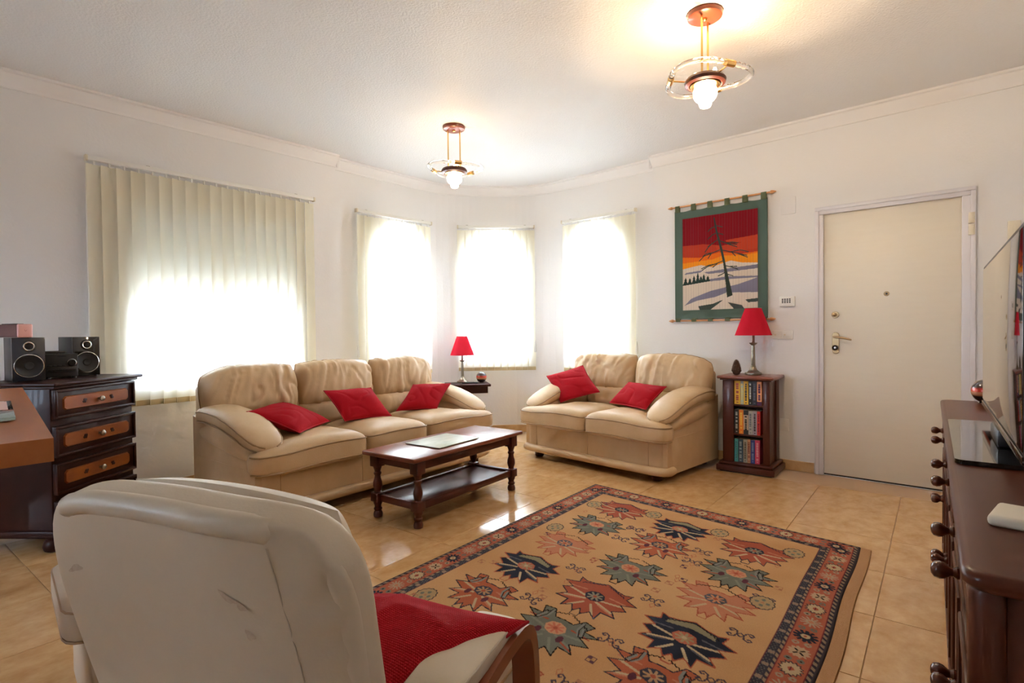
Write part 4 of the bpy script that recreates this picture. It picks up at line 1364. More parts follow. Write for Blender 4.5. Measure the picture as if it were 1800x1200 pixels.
# ------------------------------------------------------------------ coffee table
ct_ = thing('coffee_table', 'dark red mahogany coffee table with turned legs and a lower shelf', 'table', (2.47, 2.765, 0), math.radians(5.5))
TL, TW, TH = 1.09, 0.46, 0.425
tp = MB(); tp.box(-TL / 2, TL / 2, -TW / 2, TW / 2, TH - 0.026, TH, r=0.008, seg=3)
tp.build('table_top', 'mahogany_top', ct_)
lx, ly = TL / 2 - 0.080, TW / 2 - 0.052
ap = MB()
for s_ in (-1, 1):
    MB().box(-lx, lx, s_ * ly - 0.012, s_ * ly + 0.012, TH - 0.085, TH - 0.026, r=0.003).build('apron', 'mahogany', ct_)
    MB().box(s_ * lx - 0.012, s_ * lx + 0.012, -ly, ly, TH - 0.085, TH - 0.026, r=0.003).build('apron', 'mahogany', ct_)
    MB().box(-lx, lx, s_ * ly - 0.016, s_ * ly + 0.016, 0.105, 0.150, r=0.006).build('shelf_rail', 'mahogany', ct_)
    MB().box(s_ * lx - 0.016, s_ * lx + 0.016, -ly, ly, 0.105, 0.150, r=0.006).build('shelf_rail', 'mahogany', ct_)
MB().box(-lx, lx, -ly, ly, 0.122, 0.134, r=0.002).build('shelf', 'mahogany', ct_)
lg = None
for sx in (-1, 1):
    for sy in (-1, 1):
        if lg is None:
            m_ = MB()
            m_.box(-0.033, 0.033, -0.033, 0.033, TH - 0.105, TH - 0.026, r=0.004)
            m_.box(-0.032, 0.032, -0.032, 0.032, 0.100, 0.158, r=0.005)
            m_.lathe([(0.017, 0), (0.027, 0.004), (0.029, 0.020), (0.025, 0.036), (0.020, 0.042), (0.026, 0.050), (0.026, 0.058), (0.020, 0.064), (0.021, 0.075), (0.028, 0.090), (0.028, 0.101)], 18)
            m_.lathe([(0.027, 0.157), (0.020, 0.163), (0.020, 0.168), (0.025, 0.182), (0.029, 0.200), (0.027, 0.222), (0.020, 0.246), (0.018, 0.262), (0.024, 0.272), (0.024, 0.280), (0.018, 0.287), (0.021, 0.300), (0.026, 0.312), (0.028, 0.322)], 18)
            lg = m_.build('leg', 'mahogany', ct_)
            o = lg
        else:
            o = lg.copy(); COL.objects.link(o)
        o.location = (sx * lx, sy * ly, 0)
gb = thing('glass_board', 'pale green veined glass board lying on the coffee table', 'glass board', (2.41, 2.755, TH), math.radians(6.5))
MB().box(-0.20, 0.20, -0.15, 0.15, 0.004, 0.0095, r=0.002).build('panel', 'marble_glass', gb)
MB().box(-0.1985, 0.1985, -0.1485, 0.1485, 0.0035, 0.0045).build('backing', 'glass_edge', gb, smooth=False)
for sx in (-1, 1):
    for sy in (-1, 1):
        MB().lathe([(0.008, 0), (0.009, 0.0038)], 10, Matrix.Translation((sx * 0.18, sy * 0.13, 0))).build('pad', 'black', gb)

# ------------------------------------------------------------------ table lamps, ornaments
def table_lamp(label, loc, k=1.0):
    t = thing('table_lamp', label, 'lamp', loc, 0.3, 'brass table lamps with red shades')
    MB().lathe([(r * k, z * k) for r, z in [(0.062, 0), (0.066, 0.004), (0.066, 0.014), (0.060, 0.020), (0.050, 0.024), (0.030, 0.042), (0.022, 0.058), (0.019, 0.066), (0.021, 0.070), (0.017, 0.076)]], 24).build('base', 'pewter', t)
    MB().lathe([(r * k, z * k) for r, z in [(0.0165, 0.07), (0.0175, 0.08), (0.0135, 0.225), (0.0125, 0.24), (0.030, 0.256), (0.032, 0.262), (0.014, 0.264), (0.011, 0.268), (0.010, 0.34)]], 18).build('stem', 'pewter', t)
    sh = MB()
    sh.lathe([(r * k, z * k) for r, z in [(0.140, 0.325), (0.062, 0.545)]], 36, cap=False)
    s_o = sh.build('lamp_shade', 'shade', t)
    MB().tube([(0.140 * k * math.cos(a), 0.140 * k * math.sin(a), 0.325 * k) for a in np.linspace(0, 2 * PI, 36, endpoint=False)], 0.0022 * k, 6, closed=True).build('trim', mat('shade_trim', (0.55, 0.01, 0.03, 1), 0.8), s_o)
    m_ = MB()
    m_.tube([(0.062 * k * math.cos(a), 0.062 * k * math.sin(a), 0.545 * k) for a in np.linspace(0, 2 * PI, 30, endpoint=False)], 0.0018 * k, 6, closed=True)
    for a in (0, 2.09, 4.19):
        m_.tube([(0.062 * k * math.cos(a), 0.062 * k * math.sin(a), 0.545 * k), (0, 0, 0.52 * k)], 0.0014, 5)
    m_.build('shade_ring', 'pewter', s_o)
    MB().lathe([(0.010 * k, 0.33 * k), (0.014 * k, 0.34 * k), (0.014 * k, 0.39 * k), (0.024 * k, 0.43 * k), (0.026 * k, 0.455 * k), (0.018 * k, 0.485 * k), (0, 0.495 * k)], 16).build('bulb', 'white', t)
    return t
SB_TOP = 0.775
table_lamp('brass table lamp with red shade standing on the revolving bookcase', (4.665, 1.49, SB_TOP), 1.0)
table_lamp('brass table lamp with red shade on the corner side table in the bay', (4.128, 4.385, 0.598), 0.93)

def ball(label, loc, r, rotx=0.0):
    t = thing('lacquered_ball', label, 'ornament', loc, 0.4)
    b = MB().lathe([(r * math.cos(a), r + r * math.sin(a)) for a in np.linspace(-PI / 2 + 0.12, PI / 2, 20)], 32)
    o = b.build('ball', 'ball', t)
    MB().lathe([(0.42 * r, 0.0), (0.44 * r, 0.03 * r), (0.30 * r, 0.12 * r)], 20).build('ring_base', 'black_gloss', t)
    return t
ball('small black and red banded glass ball on the bay side table', (4.262, 4.225, 0.598), 0.058)

# side table behind the arm of the long sofa
stb = thing('side_table', 'dark wooden side table in the bay behind the sofa arm', 'table', (4.10, 4.28, 0), math.radians(-38))
m_ = MB(); m_.box(-0.235, 0.235, -0.17, 0.17, 0.572, 0.598, r=0.008, seg=3); m_.build('table_top', 'dark_oak', stb)
m_ = MB(); m_.box(-0.205, 0.205, -0.14, 0.14, 0.50, 0.572, r=0.004); ap = m_.build('apron', 'dark_oak', stb)
MB().lathe([(0.030, 0.05), (0.036, 0.08), (0.024, 0.14), (0.032, 0.28), (0.022, 0.40), (0.034, 0.47), (0.040, 0.50)], 18, Matrix.Translation((-0.06, 0, 0))).build('column', 'dark_oak', stb)
for q_ in range(4):
    a_ = PI / 4 + PI / 2 * q_
    MB().tube([(-0.06 + 0.02 * math.cos(a_), 0.02 * math.sin(a_), 0.10), (-0.06 + 0.08 * math.cos(a_), 0.08 * math.sin(a_), 0.075), (-0.06 + 0.13 * math.cos(a_), 0.13 * math.sin(a_), 0.022), (-0.06 + 0.15 * math.cos(a_), 0.15 * math.sin(a_), 0.014)], [0.02, 0.018, 0.015, 0.013], 10).build('foot', 'dark_oak', stb)
tr = thing('remote_control', 'slim black remote control lying on the bay side table', 'remote', (4.095, 4.235, 0.598), math.radians(-46))
MB().box(-0.085, 0.085, -0.024, 0.024, 0, 0.016, r=0.005).build('case', 'black', tr)
for i in range(5):
    for j in range(2):
        MB().box(-0.06 + i * 0.022, -0.048 + i * 0.022, -0.014 + j * 0.018, -0.004 + j * 0.018, 0.016, 0.0175).build('button', 'cone', tr, smooth=False)

# ------------------------------------------------------------------ revolving bookcase and its books
bc = thing('revolving_bookcase', 'dark mahogany revolving bookcase with paperbacks between sofa and door', 'bookcase', (4.645, 1.50, 0), math.radians(-90 + 3))
# local: x to the viewer's right, y away from the viewer (front face at y = -0.165)
HB = 0.178
MB().box(-0.222, 0.222, -0.205, 0.165, 0.008, 0.056, r=0.008).build('plinth', 'mahogany', bc)
MB().box(-0.205, 0.205, -0.19, 0.16, 0.056, 0.082, r=0.010).build('plinth_moulding', 'mahogany', bc)
MB().box(-0.195, 0.195, -0.185, 0.155, 0.0, 0.008).build('foot_rim', 'black', bc, smooth=False)
MB().box(-0.215, 0.215, -0.205, 0.165, SB_TOP - 0.024, SB_TOP, r=0.009, seg=3).build('top', 'mahogany_top', bc)
MB().box(-0.195, 0.195, -0.185, 0.155, SB_TOP - 0.036, SB_TOP - 0.024, r=0.004).build('top_moulding', 'mahogany', bc)
z0_, z1_ = 0.082, SB_TOP - 0.036
MB().box(-HB, -0.092, -0.165, -0.150, z0_, z1_, r=0.002).build('front_panel', 'mahogany', bc)
MB().box(0.128, HB, -0.165, -0.128, z0_, z1_, r=0.003).build('stile', 'mahogany', bc)
MB().box(-HB, -HB + 0.015, -0.165, 0.14, z0_, z1_, r=0.002).build('side_panel', 'mahogany', bc)
MB().box(HB - 0.024, HB - 0.009, -0.128, 0.05, z0_, z1_, r=0.002).build('side_panel', 'mahogany', bc)
MB().box(HB - 0.024, HB, 0.05, 0.14, z0_, z1_, r=0.002).build('stile', 'mahogany', bc)
MB().box(-HB, HB, 0.125, 0.14, z0_, z1_, r=0.002).build('back_panel', 'mahogany', bc)
MB().box(-0.092, HB - 0.02, -0.015, -0.003, z0_, z1_).build('divider', 'mahogany', bc, smooth=False)
SH = [z0_, 0.298, 0.535]
for z in SH[1:]:
    MB().box(-0.092, 0.150, -0.160, -0.015, z, z + 0.012, r=0.001).build('shelf', 'mahogany', bc)
bcM = Matrix.Translation((4.645, 1.50, 0)) @ Matrix.Rotation(math.radians(-87), 4, 'Z')
BK = [  # (thickness, height, spine colour, accent, label)
    (2, [(0.047, 0.190, (0.80, 0.46, 0.02), (0.35, 0.05, 0.02), 'thick yellow paperback, leftmost on the top shelf of the bookcase'),
         (0.022, 0.187, (0.45, 0.52, 0.40), (0.75, 0.55, 0.10), 'thin pale green paperback between two yellow ones on the top shelf'),
         (0.036, 0.188, (0.80, 0.50, 0.03), (0.03, 0.02, 0.02), 'yellow paperback with black title beside the thin green one'),
         (0.027, 0.190, (0.012, 0.012, 0.014), (0.6, 0.6, 0.55), 'glossy black paperback with white title on the top shelf'),
         (0.034, 0.192, (0.025, 0.025, 0.04), (0.10, 0.10, 0.13), 'plain dark navy paperback on the top shelf'),
         (0.036, 0.188, (0.82, 0.34, 0.15), (0.10, 0.02, 0.10), 'orange paperback with purple foot, rightmost on the top shelf')]),
    (1, [(0.034, 0.195, (0.010, 0.011, 0.010), (0.42, 0.42, 0.36), 'black paperback with grey lettering, leftmost on the middle shelf'),
         (0.034, 0.193, (0.78, 0.22, 0.02), (0.85, 0.55, 0.05), 'orange and yellow paperback on the middle shelf'),
         (0.036, 0.193, (0.55, 0.42, 0.28), (0.02, 0.02, 0.02), 'tan paperback with black and white patterned ends on the middle shelf'),
         (0.031, 0.188, (0.40, 0.40, 0.37), (0.15, 0.17, 0.20), 'pale grey paperback on the middle shelf'),
         (0.031, 0.190, (0.36, 0.33, 0.39), (0.05, 0.05, 0.06), 'lilac grey paperback on the middle shelf'),
         (0.024, 0.190, (0.72, 0.04, 0.03), (0.25, 0.01, 0.03), 'bright red paperback, rightmost on the middle shelf')]),
    (0, [(0.027, 0.186, (0.05, 0.36, 0.38), (0.02, 0.14, 0.18), 'turquoise paperback, leftmost on the bottom shelf'),
         (0.038, 0.185, (0.02, 0.06, 0.10), (0.30, 0.38, 0.42), 'dark teal paperback with pale lettering on the bottom shelf'),
         (0.030, 0.186, (0.36, 0.36, 0.30), (0.08, 0.08, 0.06), 'stone grey paperback on the bottom shelf'),
         (0.024, 0.189, (0.50, 0.27, 0.16), (0.16, 0.03, 0.02), 'thin tan and brown paperback on the bottom shelf'),
         (0.031, 0.186, (0.04, 0.06, 0.30), (0.20, 0.30, 0.55), 'royal blue paperback on the bottom shelf'),
         (0.036, 0.189, (0.62, 0.06, 0.14), (0.75, 0.35, 0.40), 'raspberry pink paperback, rightmost on the bottom shelf')])]
for lvl, books in BK:
    zb = SH[lvl] + (0.012 if lvl else 0.0)
    tot = sum(b[0] for b in books) + 0.0015 * (len(books) - 1)
    k_ = min(1.0, 0.213 / tot)
    x = -0.090
    for q, (th, hh, col, acc, lab) in enumerate(books):
        th *= k_
        w = bcM @ Vector((x + th / 2, -0.150, zb))
        t = thing('paperback_book', lab, 'book', w, math.radians(-87) + rnd.uniform(-0.01, 0.01), 'paperbacks in the revolving bookcase')
        x += th + 0.0012
        cm = mat('book_cover', (*col, 1), 0.35)
        am = mat('book_print', (*acc, 1), 0.4)
        dpt = 0.118
        m_ = MB()
        m_.box(-th / 2, th / 2, 0, 0.0016, 0, hh)
        m_.box(-th / 2, -th / 2 + 0.0012, 0, dpt, 0, hh); m_.box(th / 2 - 0.0012, th / 2, 0, dpt, 0, hh)
        c_o = m_.build('cover', cm, t, smooth=False)
        MB().box(-th / 2 + 0.0012, th / 2 - 0.0012, 0.0016, dpt - 0.003, 0.001, hh - 0.001).build('page_block', 'paper', t, smooth=False)
        # printed title bars and colophon, too small to read
        r3 = random.Random(q * 7 + lvl * 31)
        m_ = MB()
        zt_ = hh * 0.90
        while zt_ > hh * 0.22:
            l = r3.uniform(0.010, 0.022)
            m_.box(-th * 0.22 + r3.uniform(-0.001, 0.001), th * 0.20, -0.0006, 0.0004, zt_ - l, zt_ - 0.002)
            zt_ -= l + (0.012 if r3.random() < 0.18 else 0.001)
        m_.box(-th * 0.16, th * 0.16, -0.0006, 0.0004, hh * 0.06, hh * 0.10)
        tag(m_.build('spine_print', am, c_o, smooth=False), None, kind='stuff')
        if 'purple foot' in lab or 'patterned ends' in lab:
            m_ = MB(); m_.box(-th / 2, th / 2, -0.0005, 0.0005, 0, hh * (0.16 if 'purple' in lab else 0.18))
            if 'patterned' in lab: MB().box(-th / 2, th / 2, -0.0005, 0.0005, hh * 0.80, hh).build('spine_band', am, c_o, smooth=False)
            m_.build('spine_band', am, c_o, smooth=False)
# pine cone
pc = thing('pine_cone', 'brown pine cone standing on the revolving bookcase', 'pine cone', (4.60, 1.603, SB_TOP), 0.2)
MB().lathe([(0.012, 0), (0.026, 0.006), (0.032, 0.03), (0.030, 0.06), (0.020, 0.095), (0.006, 0.118), (0, 0.12)], 14).build('core', 'pinecone', pc)
m_ = MB()
for k in range(120):
    t_ = (k + 0.5) / 120
    z = 0.006 + 0.112 * t_
    a = k * 2.39996
    R0 = 0.041 * (1 - t_) ** 0.45 * (0.55 + 0.45 * min(1, t_ * 5))
    Mx = Matrix.Translation((0, 0, z)) @ Matrix.Rotation(a, 4, 'Z')
    w_ = 0.0085
    m_.add([(R0 * 0.35, -0.003, 0), (R0 * 0.35, 0.003, 0), (R0, w_ * 0.7, 0.006), (R0 + 0.005, 0, 0.010), (R0, -w_ * 0.7, 0.006), (R0, 0, -0.001)],
           [(0, 5, 4), (0, 1, 2, 3, 4), (1, 5, 2), (5, 3, 4), (5, 2, 3), (0, 1, 5)], Mx)
tag(m_.build('cone_scales', 'pinecone', pc, smooth=False), None, kind='stuff')

# ------------------------------------------------------------------ tapestry
tp_ = thing('wall_tapestry', 'green bordered woven tapestry of a bare pine in snow at sunset', 'tapestry', (X2 - 0.03, 1.818, 1.743))
TWd, THt = 0.806, 0.97
def tap_canvas():
    cv = Canvas(0.655, 0.83, 0.0028, (0.21, 0.008, 0.014, 1))
    w, h = 0.655, 0.83
    def P(pts): return [(a * w, (1 - b) * h) for a, b in pts]
    cv.poly(P([(0, 0.295), (0.55, 0.285), (1, 0.262), (1, 1), (0, 1)]), (0.42, 0.04, 0.02, 1))
    cv.poly(P([(0.60, 0.29), (1, 0.262), (1, 0.40), (0.5, 0.42), (0.45, 0.31)]), (0.46, 0.05, 0.022, 1))
    cv.poly(P([(0.0, 0.18), (0.55, 0.17), (0.6, 0.30), (0.80, 0.325), (0.55, 0.335), (0.3, 0.30), (0, 0.295)]), (0.21, 0.008, 0.014, 1))
    cv.poly(P([(0, 0.42), (0.25, 0.44), (0.5, 0.40), (0.8, 0.44), (1, 0.43), (1, 0.7), (0, 0.7)]), (0.72, 0.14, 0.012, 1))
    cv.poly(P([(0, 0.485), (0.3, 0.475), (0.42, 0.47), (0.55, 0.44), (0.8, 0.455), (1, 0.445), (1, 0.75), (0, 0.75)]), (0.78, 0.26, 0.015, 1))
    SN, SHD = (0.66, 0.56, 0.46, 1), (0.20, 0.19, 0.26, 1)
    cv.poly(P([(0, 0.55), (0.15, 0.53), (0.26, 0.52), (0.40, 0.55), (0.55, 0.52), (0.66, 0.50), (0.8, 0.53), (1, 0.545), (1, 1), (0, 1)]), SN)
    cv.poly(P([(0.05, 0.59), (0.30, 0.575), (0.25, 0.60), (0.02, 0.61)]), SHD)
    cv.poly(P([(0.30, 0.60), (0.6, 0.58), (1, 0.56), (1, 0.60), (0.6, 0.615), (0.36, 0.62)]), SHD)
    cv.poly(P([(0.2, 0.69), (0.6, 0.66), (1, 0.675), (1, 0.69), (0.7, 0.69), (0.4, 0.70)]), SHD)
    cv.poly(P([(0, 0.70), (0.5, 0.705), (0.95, 0.695), (0.9, 0.715), (0.45, 0.74), (0, 0.75)]), SN)
    cv.poly(P([(0.02, 0.95), (0.12, 0.875), (0.4, 0.80), (0.75, 0.75), (0.96, 0.70), (1, 0.69), (1, 0.84), (0.6, 0.83), (0.45, 0.87), (0.2, 0.90)]), SHD)
    cv.poly(P([(0.16, 0.95), (0.24, 0.90), (0.5, 0.88), (0.58, 0.87), (0.6, 0.89), (0.4, 0.93), (0.2, 0.96)]), SN)
    cv.poly(P([(0, 0.965), (0.14, 0.945), (0.23, 0.985), (0.2, 1), (0, 1)]), SN)
    cv.poly(P([(0.22, 0.96), (0.42, 0.94), (0.52, 0.91), (0.58, 0.90), (0.5, 0.97), (0.4, 1.0), (0.24, 1)]), (0.05, 0.075, 0.07, 1))
    cv.poly(P([(0.39, 1.0), (0.6, 0.88), (0.75, 0.845), (1, 0.86), (1, 0.90), (0.8, 0.905), (0.7, 0.93), (0.8, 0.985), (0.6, 1)]), SN)
    cv.poly(P([(0.62, 0.93), (0.8, 0.965), (0.83, 1.0), (0.7, 1.0)]), (0.06, 0.08, 0.08, 1))
    cv.poly(P([(0.84, 0.91), (1, 0.90), (1, 0.935), (0.88, 0.94)]), (0.05, 0.07, 0.07, 1))
    # far trees
    dk = (0.022, 0.045, 0.038, 1)
    cv.poly(P([(0, 0.715), (0.38, 0.69), (0.38, 0.70), (0.0, 0.73)]), dk)
    for cx_, hh in ((0.04, 0.075), (0.10, 0.065), (0.16, 0.085), (0.215, 0.11), (0.26, 0.07), (0.30, 0.085), (0.355, 0.06)):
        bs = 0.72 - 0.06 * cx_
        cv.poly(P([(cx_ - 0.035, bs), (cx_ - 0.012, bs - hh * 0.55), (cx_ - 0.02, bs - hh * 0.55), (cx_, bs - hh), (cx_ + 0.02, bs - hh * 0.55), (cx_ + 0.012, bs - hh * 0.55), (cx_ + 0.035, bs)]), dk)
    # the big bare pine
    tk = (0.040, 0.058, 0.048, 1)
    cv.poly(P([(0.432, 0.03), (0.448, 0.03), (0.49, 0.20), (0.555, 0.38), (0.605, 0.58), (0.685, 0.86), (0.61, 0.88), (0.595, 0.75), (0.56, 0.52), (0.51, 0.34), (0.46, 0.18)]), tk)
    def br(pts, wd=0.008):
        cv.line(P(pts), wd, tk)
    for p in ([(0.47, 0.12), (0.40, 0.14), (0.36, 0.17)], [(0.475, 0.12), (0.55, 0.14)], [(0.485, 0.19), (0.42, 0.21), (0.36, 0.25)], [(0.49, 0.20), (0.56, 0.22)],
              [(0.50, 0.26), (0.40, 0.31), (0.34, 0.36), (0.32, 0.385)], [(0.44, 0.29), (0.36, 0.33)], [(0.52, 0.285), (0.62, 0.32), (0.74, 0.34)], [(0.60, 0.315), (0.68, 0.31), (0.75, 0.325)], [(0.62, 0.325), (0.74, 0.365)],
              [(0.545, 0.37), (0.42, 0.40), (0.30, 0.43), (0.24, 0.475)], [(0.42, 0.40), (0.33, 0.405), (0.29, 0.43)], [(0.40, 0.41), (0.36, 0.455)], [(0.56, 0.385), (0.70, 0.42), (0.86, 0.46)], [(0.66, 0.41), (0.78, 0.40), (0.88, 0.425)], [(0.68, 0.42), (0.72, 0.455)], [(0.74, 0.43), (0.87, 0.48)],
              [(0.575, 0.49), (0.46, 0.52), (0.36, 0.54), (0.28, 0.575)], [(0.46, 0.52), (0.36, 0.53), (0.27, 0.56)], [(0.48, 0.52), (0.42, 0.555)], [(0.60, 0.55), (0.68, 0.57), (0.75, 0.595)], [(0.65, 0.56), (0.74, 0.565)], [(0.605, 0.61), (0.54, 0.635), (0.49, 0.65)], [(0.62, 0.64), (0.69, 0.66)]):
        br(p)
    # warp stripes of the weave
    st_ = (np.sin(cv.X * 2 * PI / 0.0235) > 0.86)[..., None]
    cv.c[:] = np.where(st_, cv.c * 0.80 + 0.02, cv.c)
    return cv
cvt = tap_canvas()
def tap_pos(X, Y):
    # X runs to the viewer's right which is -y in the room
    y = 0.335 - X - 0.0075
    z = -0.412 + Y - 0.005
    x = -0.004 + 0.003 * np.sin(X * 24) + 0 * Y
    return np.stack([x, y, z], -1)
grid_object('picture', cvt, tap_pos, 'tap_attr', tp_)
mb = MB()
ys = np.linspace(-0.403, 0.403, 40)
zs = np.linspace(-0.502, 0.490, 12)
vs, fs = [], []
for j, z in enumerate(zs):
    for i, y in enumerate(ys):
        sag = (0.010 * abs(math.sin((y + 0.403) / 0.806 * PI * 5)) if j == len(zs) - 1 else 0) - (0.008 * abs(math.sin((y + 0.403) / 0.806 * PI * 5)) if j == 0 else 0)
        vs.append((0.001 + 0.003 * math.sin((0.335 - y) * 24), y, z - sag))
for j in range(len(zs) - 1):
    for i in range(len(ys) - 1):
        k = j * len(ys) + i
        fs.append((k, k + 1, k + len(ys) + 1, k + len(ys)))
nv = len(vs)
vs2 = [(x + 0.006, y, z) for x, y, z in vs]
nxs = len(ys); nzs = len(zs)
rim = [k for k in range(nxs)] + [j * nxs + nxs - 1 for j in range(1, nzs)] + [(nzs - 1) * nxs + i for i in range(nxs - 2, -1, -1)] + [j * nxs for j in range(nzs - 2, 0, -1)]
mb.add(vs + vs2, fs + [tuple(i + nv for i in reversed(f)) for f in fs] + [(rim[k], rim[(k + 1) % len(rim)], nv + rim[(k + 1) % len(rim)], nv + rim[k]) for k in range(len(rim))])
mb.build('border_cloth', 'cloth_green', tp_)
for zr, e0_ in ((0.528, 0.46), (-0.512, 0.455)):
    rd = MB().tube([(0.0, -e0_ + 0.03, zr), (0.0, e0_ - 0.03, zr)], 0.0075, 10).build('dowel', 'rod', tp_)
    for s_ in (-1, 1):
        Mx = Matrix.Translation((0, s_ * (e0_ - 0.035), zr)) @ Matrix.Rotation(-s_ * PI / 2, 4, 'X')
        MB().lathe([(0.008, 0), (0.014, 0.004), (0.014, 0.016), (0.010, 0.028), (0.003, 0.045), (0, 0.047)], 12, Mx).build('finial', 'rod', rd)
    for i in range(6):
        y = -0.375 + 0.15 * i
        if zr > 0:
            MB().box(-0.010, 0.010, y - 0.023, y + 0.023, 0.478, zr + 0.010, r=0.005).build('hanging_tab', 'cloth_tab', tp_)
        else:
            MB().box(-0.010, 0.010, y - 0.023, y + 0.023, zr - 0.010, -0.490, r=0.005).build('hanging_tab', 'cloth_tab', tp_)

# ------------------------------------------------------------------ ceiling lamps
def ceiling_lamp(label, x, y, rot, ring_rot, power=1.0):
    t = thing('ceiling_lamp', label, 'ceiling lamp', (x, y, CEIL), rot, 'brass and glass ceiling lamps')
    MB().lathe([(0, -0.0005), (0.086, -0.0005), (0.090, -0.006), (0.086, -0.022), (0.078, -0.027), (0, -0.027)], 32).build('canopy', 'mahogany_top', t)
    MB().lathe([(0.012, -0.027), (0.013, -0.033), (0.007, -0.040), (0, -0.042)], 12).build('centre_screw', 'gold', t)
    for s_ in (-1, 1):
        MB().tube([(s_ * 0.047, 0, -0.026), (s_ * 0.047, 0, -0.335)], 0.0055, 8).build('rod', 'gold', t)
    d = MB().lathe([(0.0, -0.330), (0.072, -0.331), (0.095, -0.336), (0.104, -0.350), (0.100, -0.365), (0.084, -0.372), (0.072, -0.362), (0.0, -0.358)], 36).build('wooden_disc', 'mahogany', t)
    MB().lathe([(0.072, -0.360), (0.074, -0.374), (0.060, -0.378), (0.046, -0.376), (0.040, -0.362)], 28, cap=False).build('brass_rim', 'gold', d)
    # glass globe with a knob below, ribbed
    g = MB()
    prof = [(0.040, -0.366), (0.052, -0.380), (0.059, -0.400), (0.058, -0.425), (0.050, -0.443), (0.036, -0.454), (0.030, -0.458), (0.031, -0.470), (0.026, -0.482), (0.012, -0.487), (0.0, -0.488)]
    g.lathe(prof, 32)
    for i, v in enumerate(g.v):
        a = math.atan2(v.y, v.x)
        k = 1 + 0.03 * math.cos(a * 10)
        v.x *= k; v.y *= k
    g.build('glass_globe', 'globe', t, angle=80)
    for s_ in (-1, 1):
        b = MB().lathe([(0.006, -0.330), (0.009, -0.322), (0.011, -0.308), (0.007, -0.294), (0, -0.290)], 10, Matrix.Translation((0, s_ * 0.05, 0)))
        b.build('upper_bulb', 'upbulb', t)
    for nm_, z_, w_, c_, r_ in (('lamp_light', -0.415, LAMP_GLOBE, (1.0, 0.84, 0.63), 0.035), ('lamp_uplight', -0.302, LAMP_UP, (1.0, 0.70, 0.38), 0.02)):
        ld = bpy.data.lights.new(nm_, 'POINT'); ld.energy = w_ * power; ld.color = c_; ld.shadow_soft_size = r_
        lo_ = bpy.data.objects.new(nm_, ld); COL.objects.link(lo_); lo_.parent = t; lo_.location = (0, 0, z_)
    # rounded triangle of twisted glass tube in three brass sleeves
    zr = -0.335
    R1 = 0.20
    pts = []
    for k in range(96):
        a = 2 * PI * k / 96
        r = R1 * (1 + 0.13 * math.cos(3 * a))
        pts.append((a, r))
    def pt(a, r): return Vector((r * math.cos(a + ring_rot), r * math.sin(a + ring_rot), zr))
    for q in range(3):
        a0 = PI / 3 + 2 * PI / 3 * q     # sleeves sit on the flat sides
        seg = [pt(a, R1 * (1 + 0.13 * math.cos(3 * a))) for a in np.linspace(a0 + 0.10, a0 + 2 * PI / 3 - 0.10, 40)]
        rr = []
        for i in range(40):
            e = min(i, 39 - i)
            rr.append(0.0125 + (0.0028 * math.sin(i * 1.9) if 2 < e < 10 else 0))
        MB().tube(seg, rr, 12).build('glass_tube', 'crystal', t, angle=80)
        sv = [pt(a, R1 * (1 + 0.13 * math.cos(3 * a))) for a in np.linspace(a0 - 0.15, a0 + 0.15, 7)]
        s_o = MB().tube(sv, 0.0165, 14).build('brass_sleeve', 'gold', t)
        m0 = pt(a0, R1 * 0.87)
        MB().tube([m0 * 1.0, Vector((m0.x * 0.55, m0.y * 0.55, zr - 0.012))], 0.004, 6).build('spoke', 'gold', s_o)
    return t
ceiling_lamp('lit ceiling lamp with glass ring nearest the front door', 2.815, 1.135, math.radians(4), math.radians(59))
ceiling_lamp('lit ceiling lamp with glass ring hanging in front of the bay', 2.99, 3.24, math.radians(-40), math.radians(97), 0.2)

# ------------------------------------------------------------------ chest of drawers with the stereo
CH = math.radians(40)
CT = 0.905
chM = Matrix.Translation((0.55, 3.75, 0)) @ Matrix.Rotation(CH, 4, 'Z')
ch = thing('chest_of_drawers', 'dark carved chest of drawers with orange inlaid fronts carrying the stereo', 'chest', (0.55, 3.75, 0), CH)
# local: x along the front from the near corner, y to the back
CW, CD = 0.60, 0.45
MB().box(0.0, CW, 0.012, CD, 0.10, CT - 0.03, r=0.004).build('carcass', 'dark_oak', ch)
MB().box(-0.018, CW + 0.045, -0.035, CD + 0.01, CT - 0.020, CT, r=0.008, seg=3).build('top', 'dark_oak', ch)
MB().box(-0.006, CW + 0.02, -0.018, CD + 0.005, CT - 0.036, CT - 0.020, r=0.006).build('top_moulding', 'dark_oak', ch)
MB().box(-0.015, CW + 0.015, -0.012, CD + 0.005, 0.075, 0.115, r=0.010).build('plinth', 'dark_oak', ch)
for xx, yy in ((0.03, 0.03), (CW - 0.03, 0.03), (0.03, CD - 0.04), (CW - 0.03, CD - 0.04)):
    MB().lathe([(0.034, 0), (0.048, 0.008), (0.054, 0.03), (0.048, 0.055), (0.036, 0.066), (0.040, 0.076)], 18, Matrix.Translation((xx, yy, 0))).build('bun_foot', 'dark_oak', ch)
def frame_ring(mb, x0, x1, z0, z1, y0, y1, w):
    mb.box(x0, x1, y0, y1, z0, z0 + w, r=0.004); mb.box(x0, x1, y0, y1, z1 - w, z1, r=0.004)
    mb.box(x0, x0 + w, y0, y1, z0 + w * 0.5, z1 - w * 0.5, r=0.004); mb.box(x1 - w, x1, y0, y1, z0 + w * 0.5, z1 - w * 0.5, r=0.004)
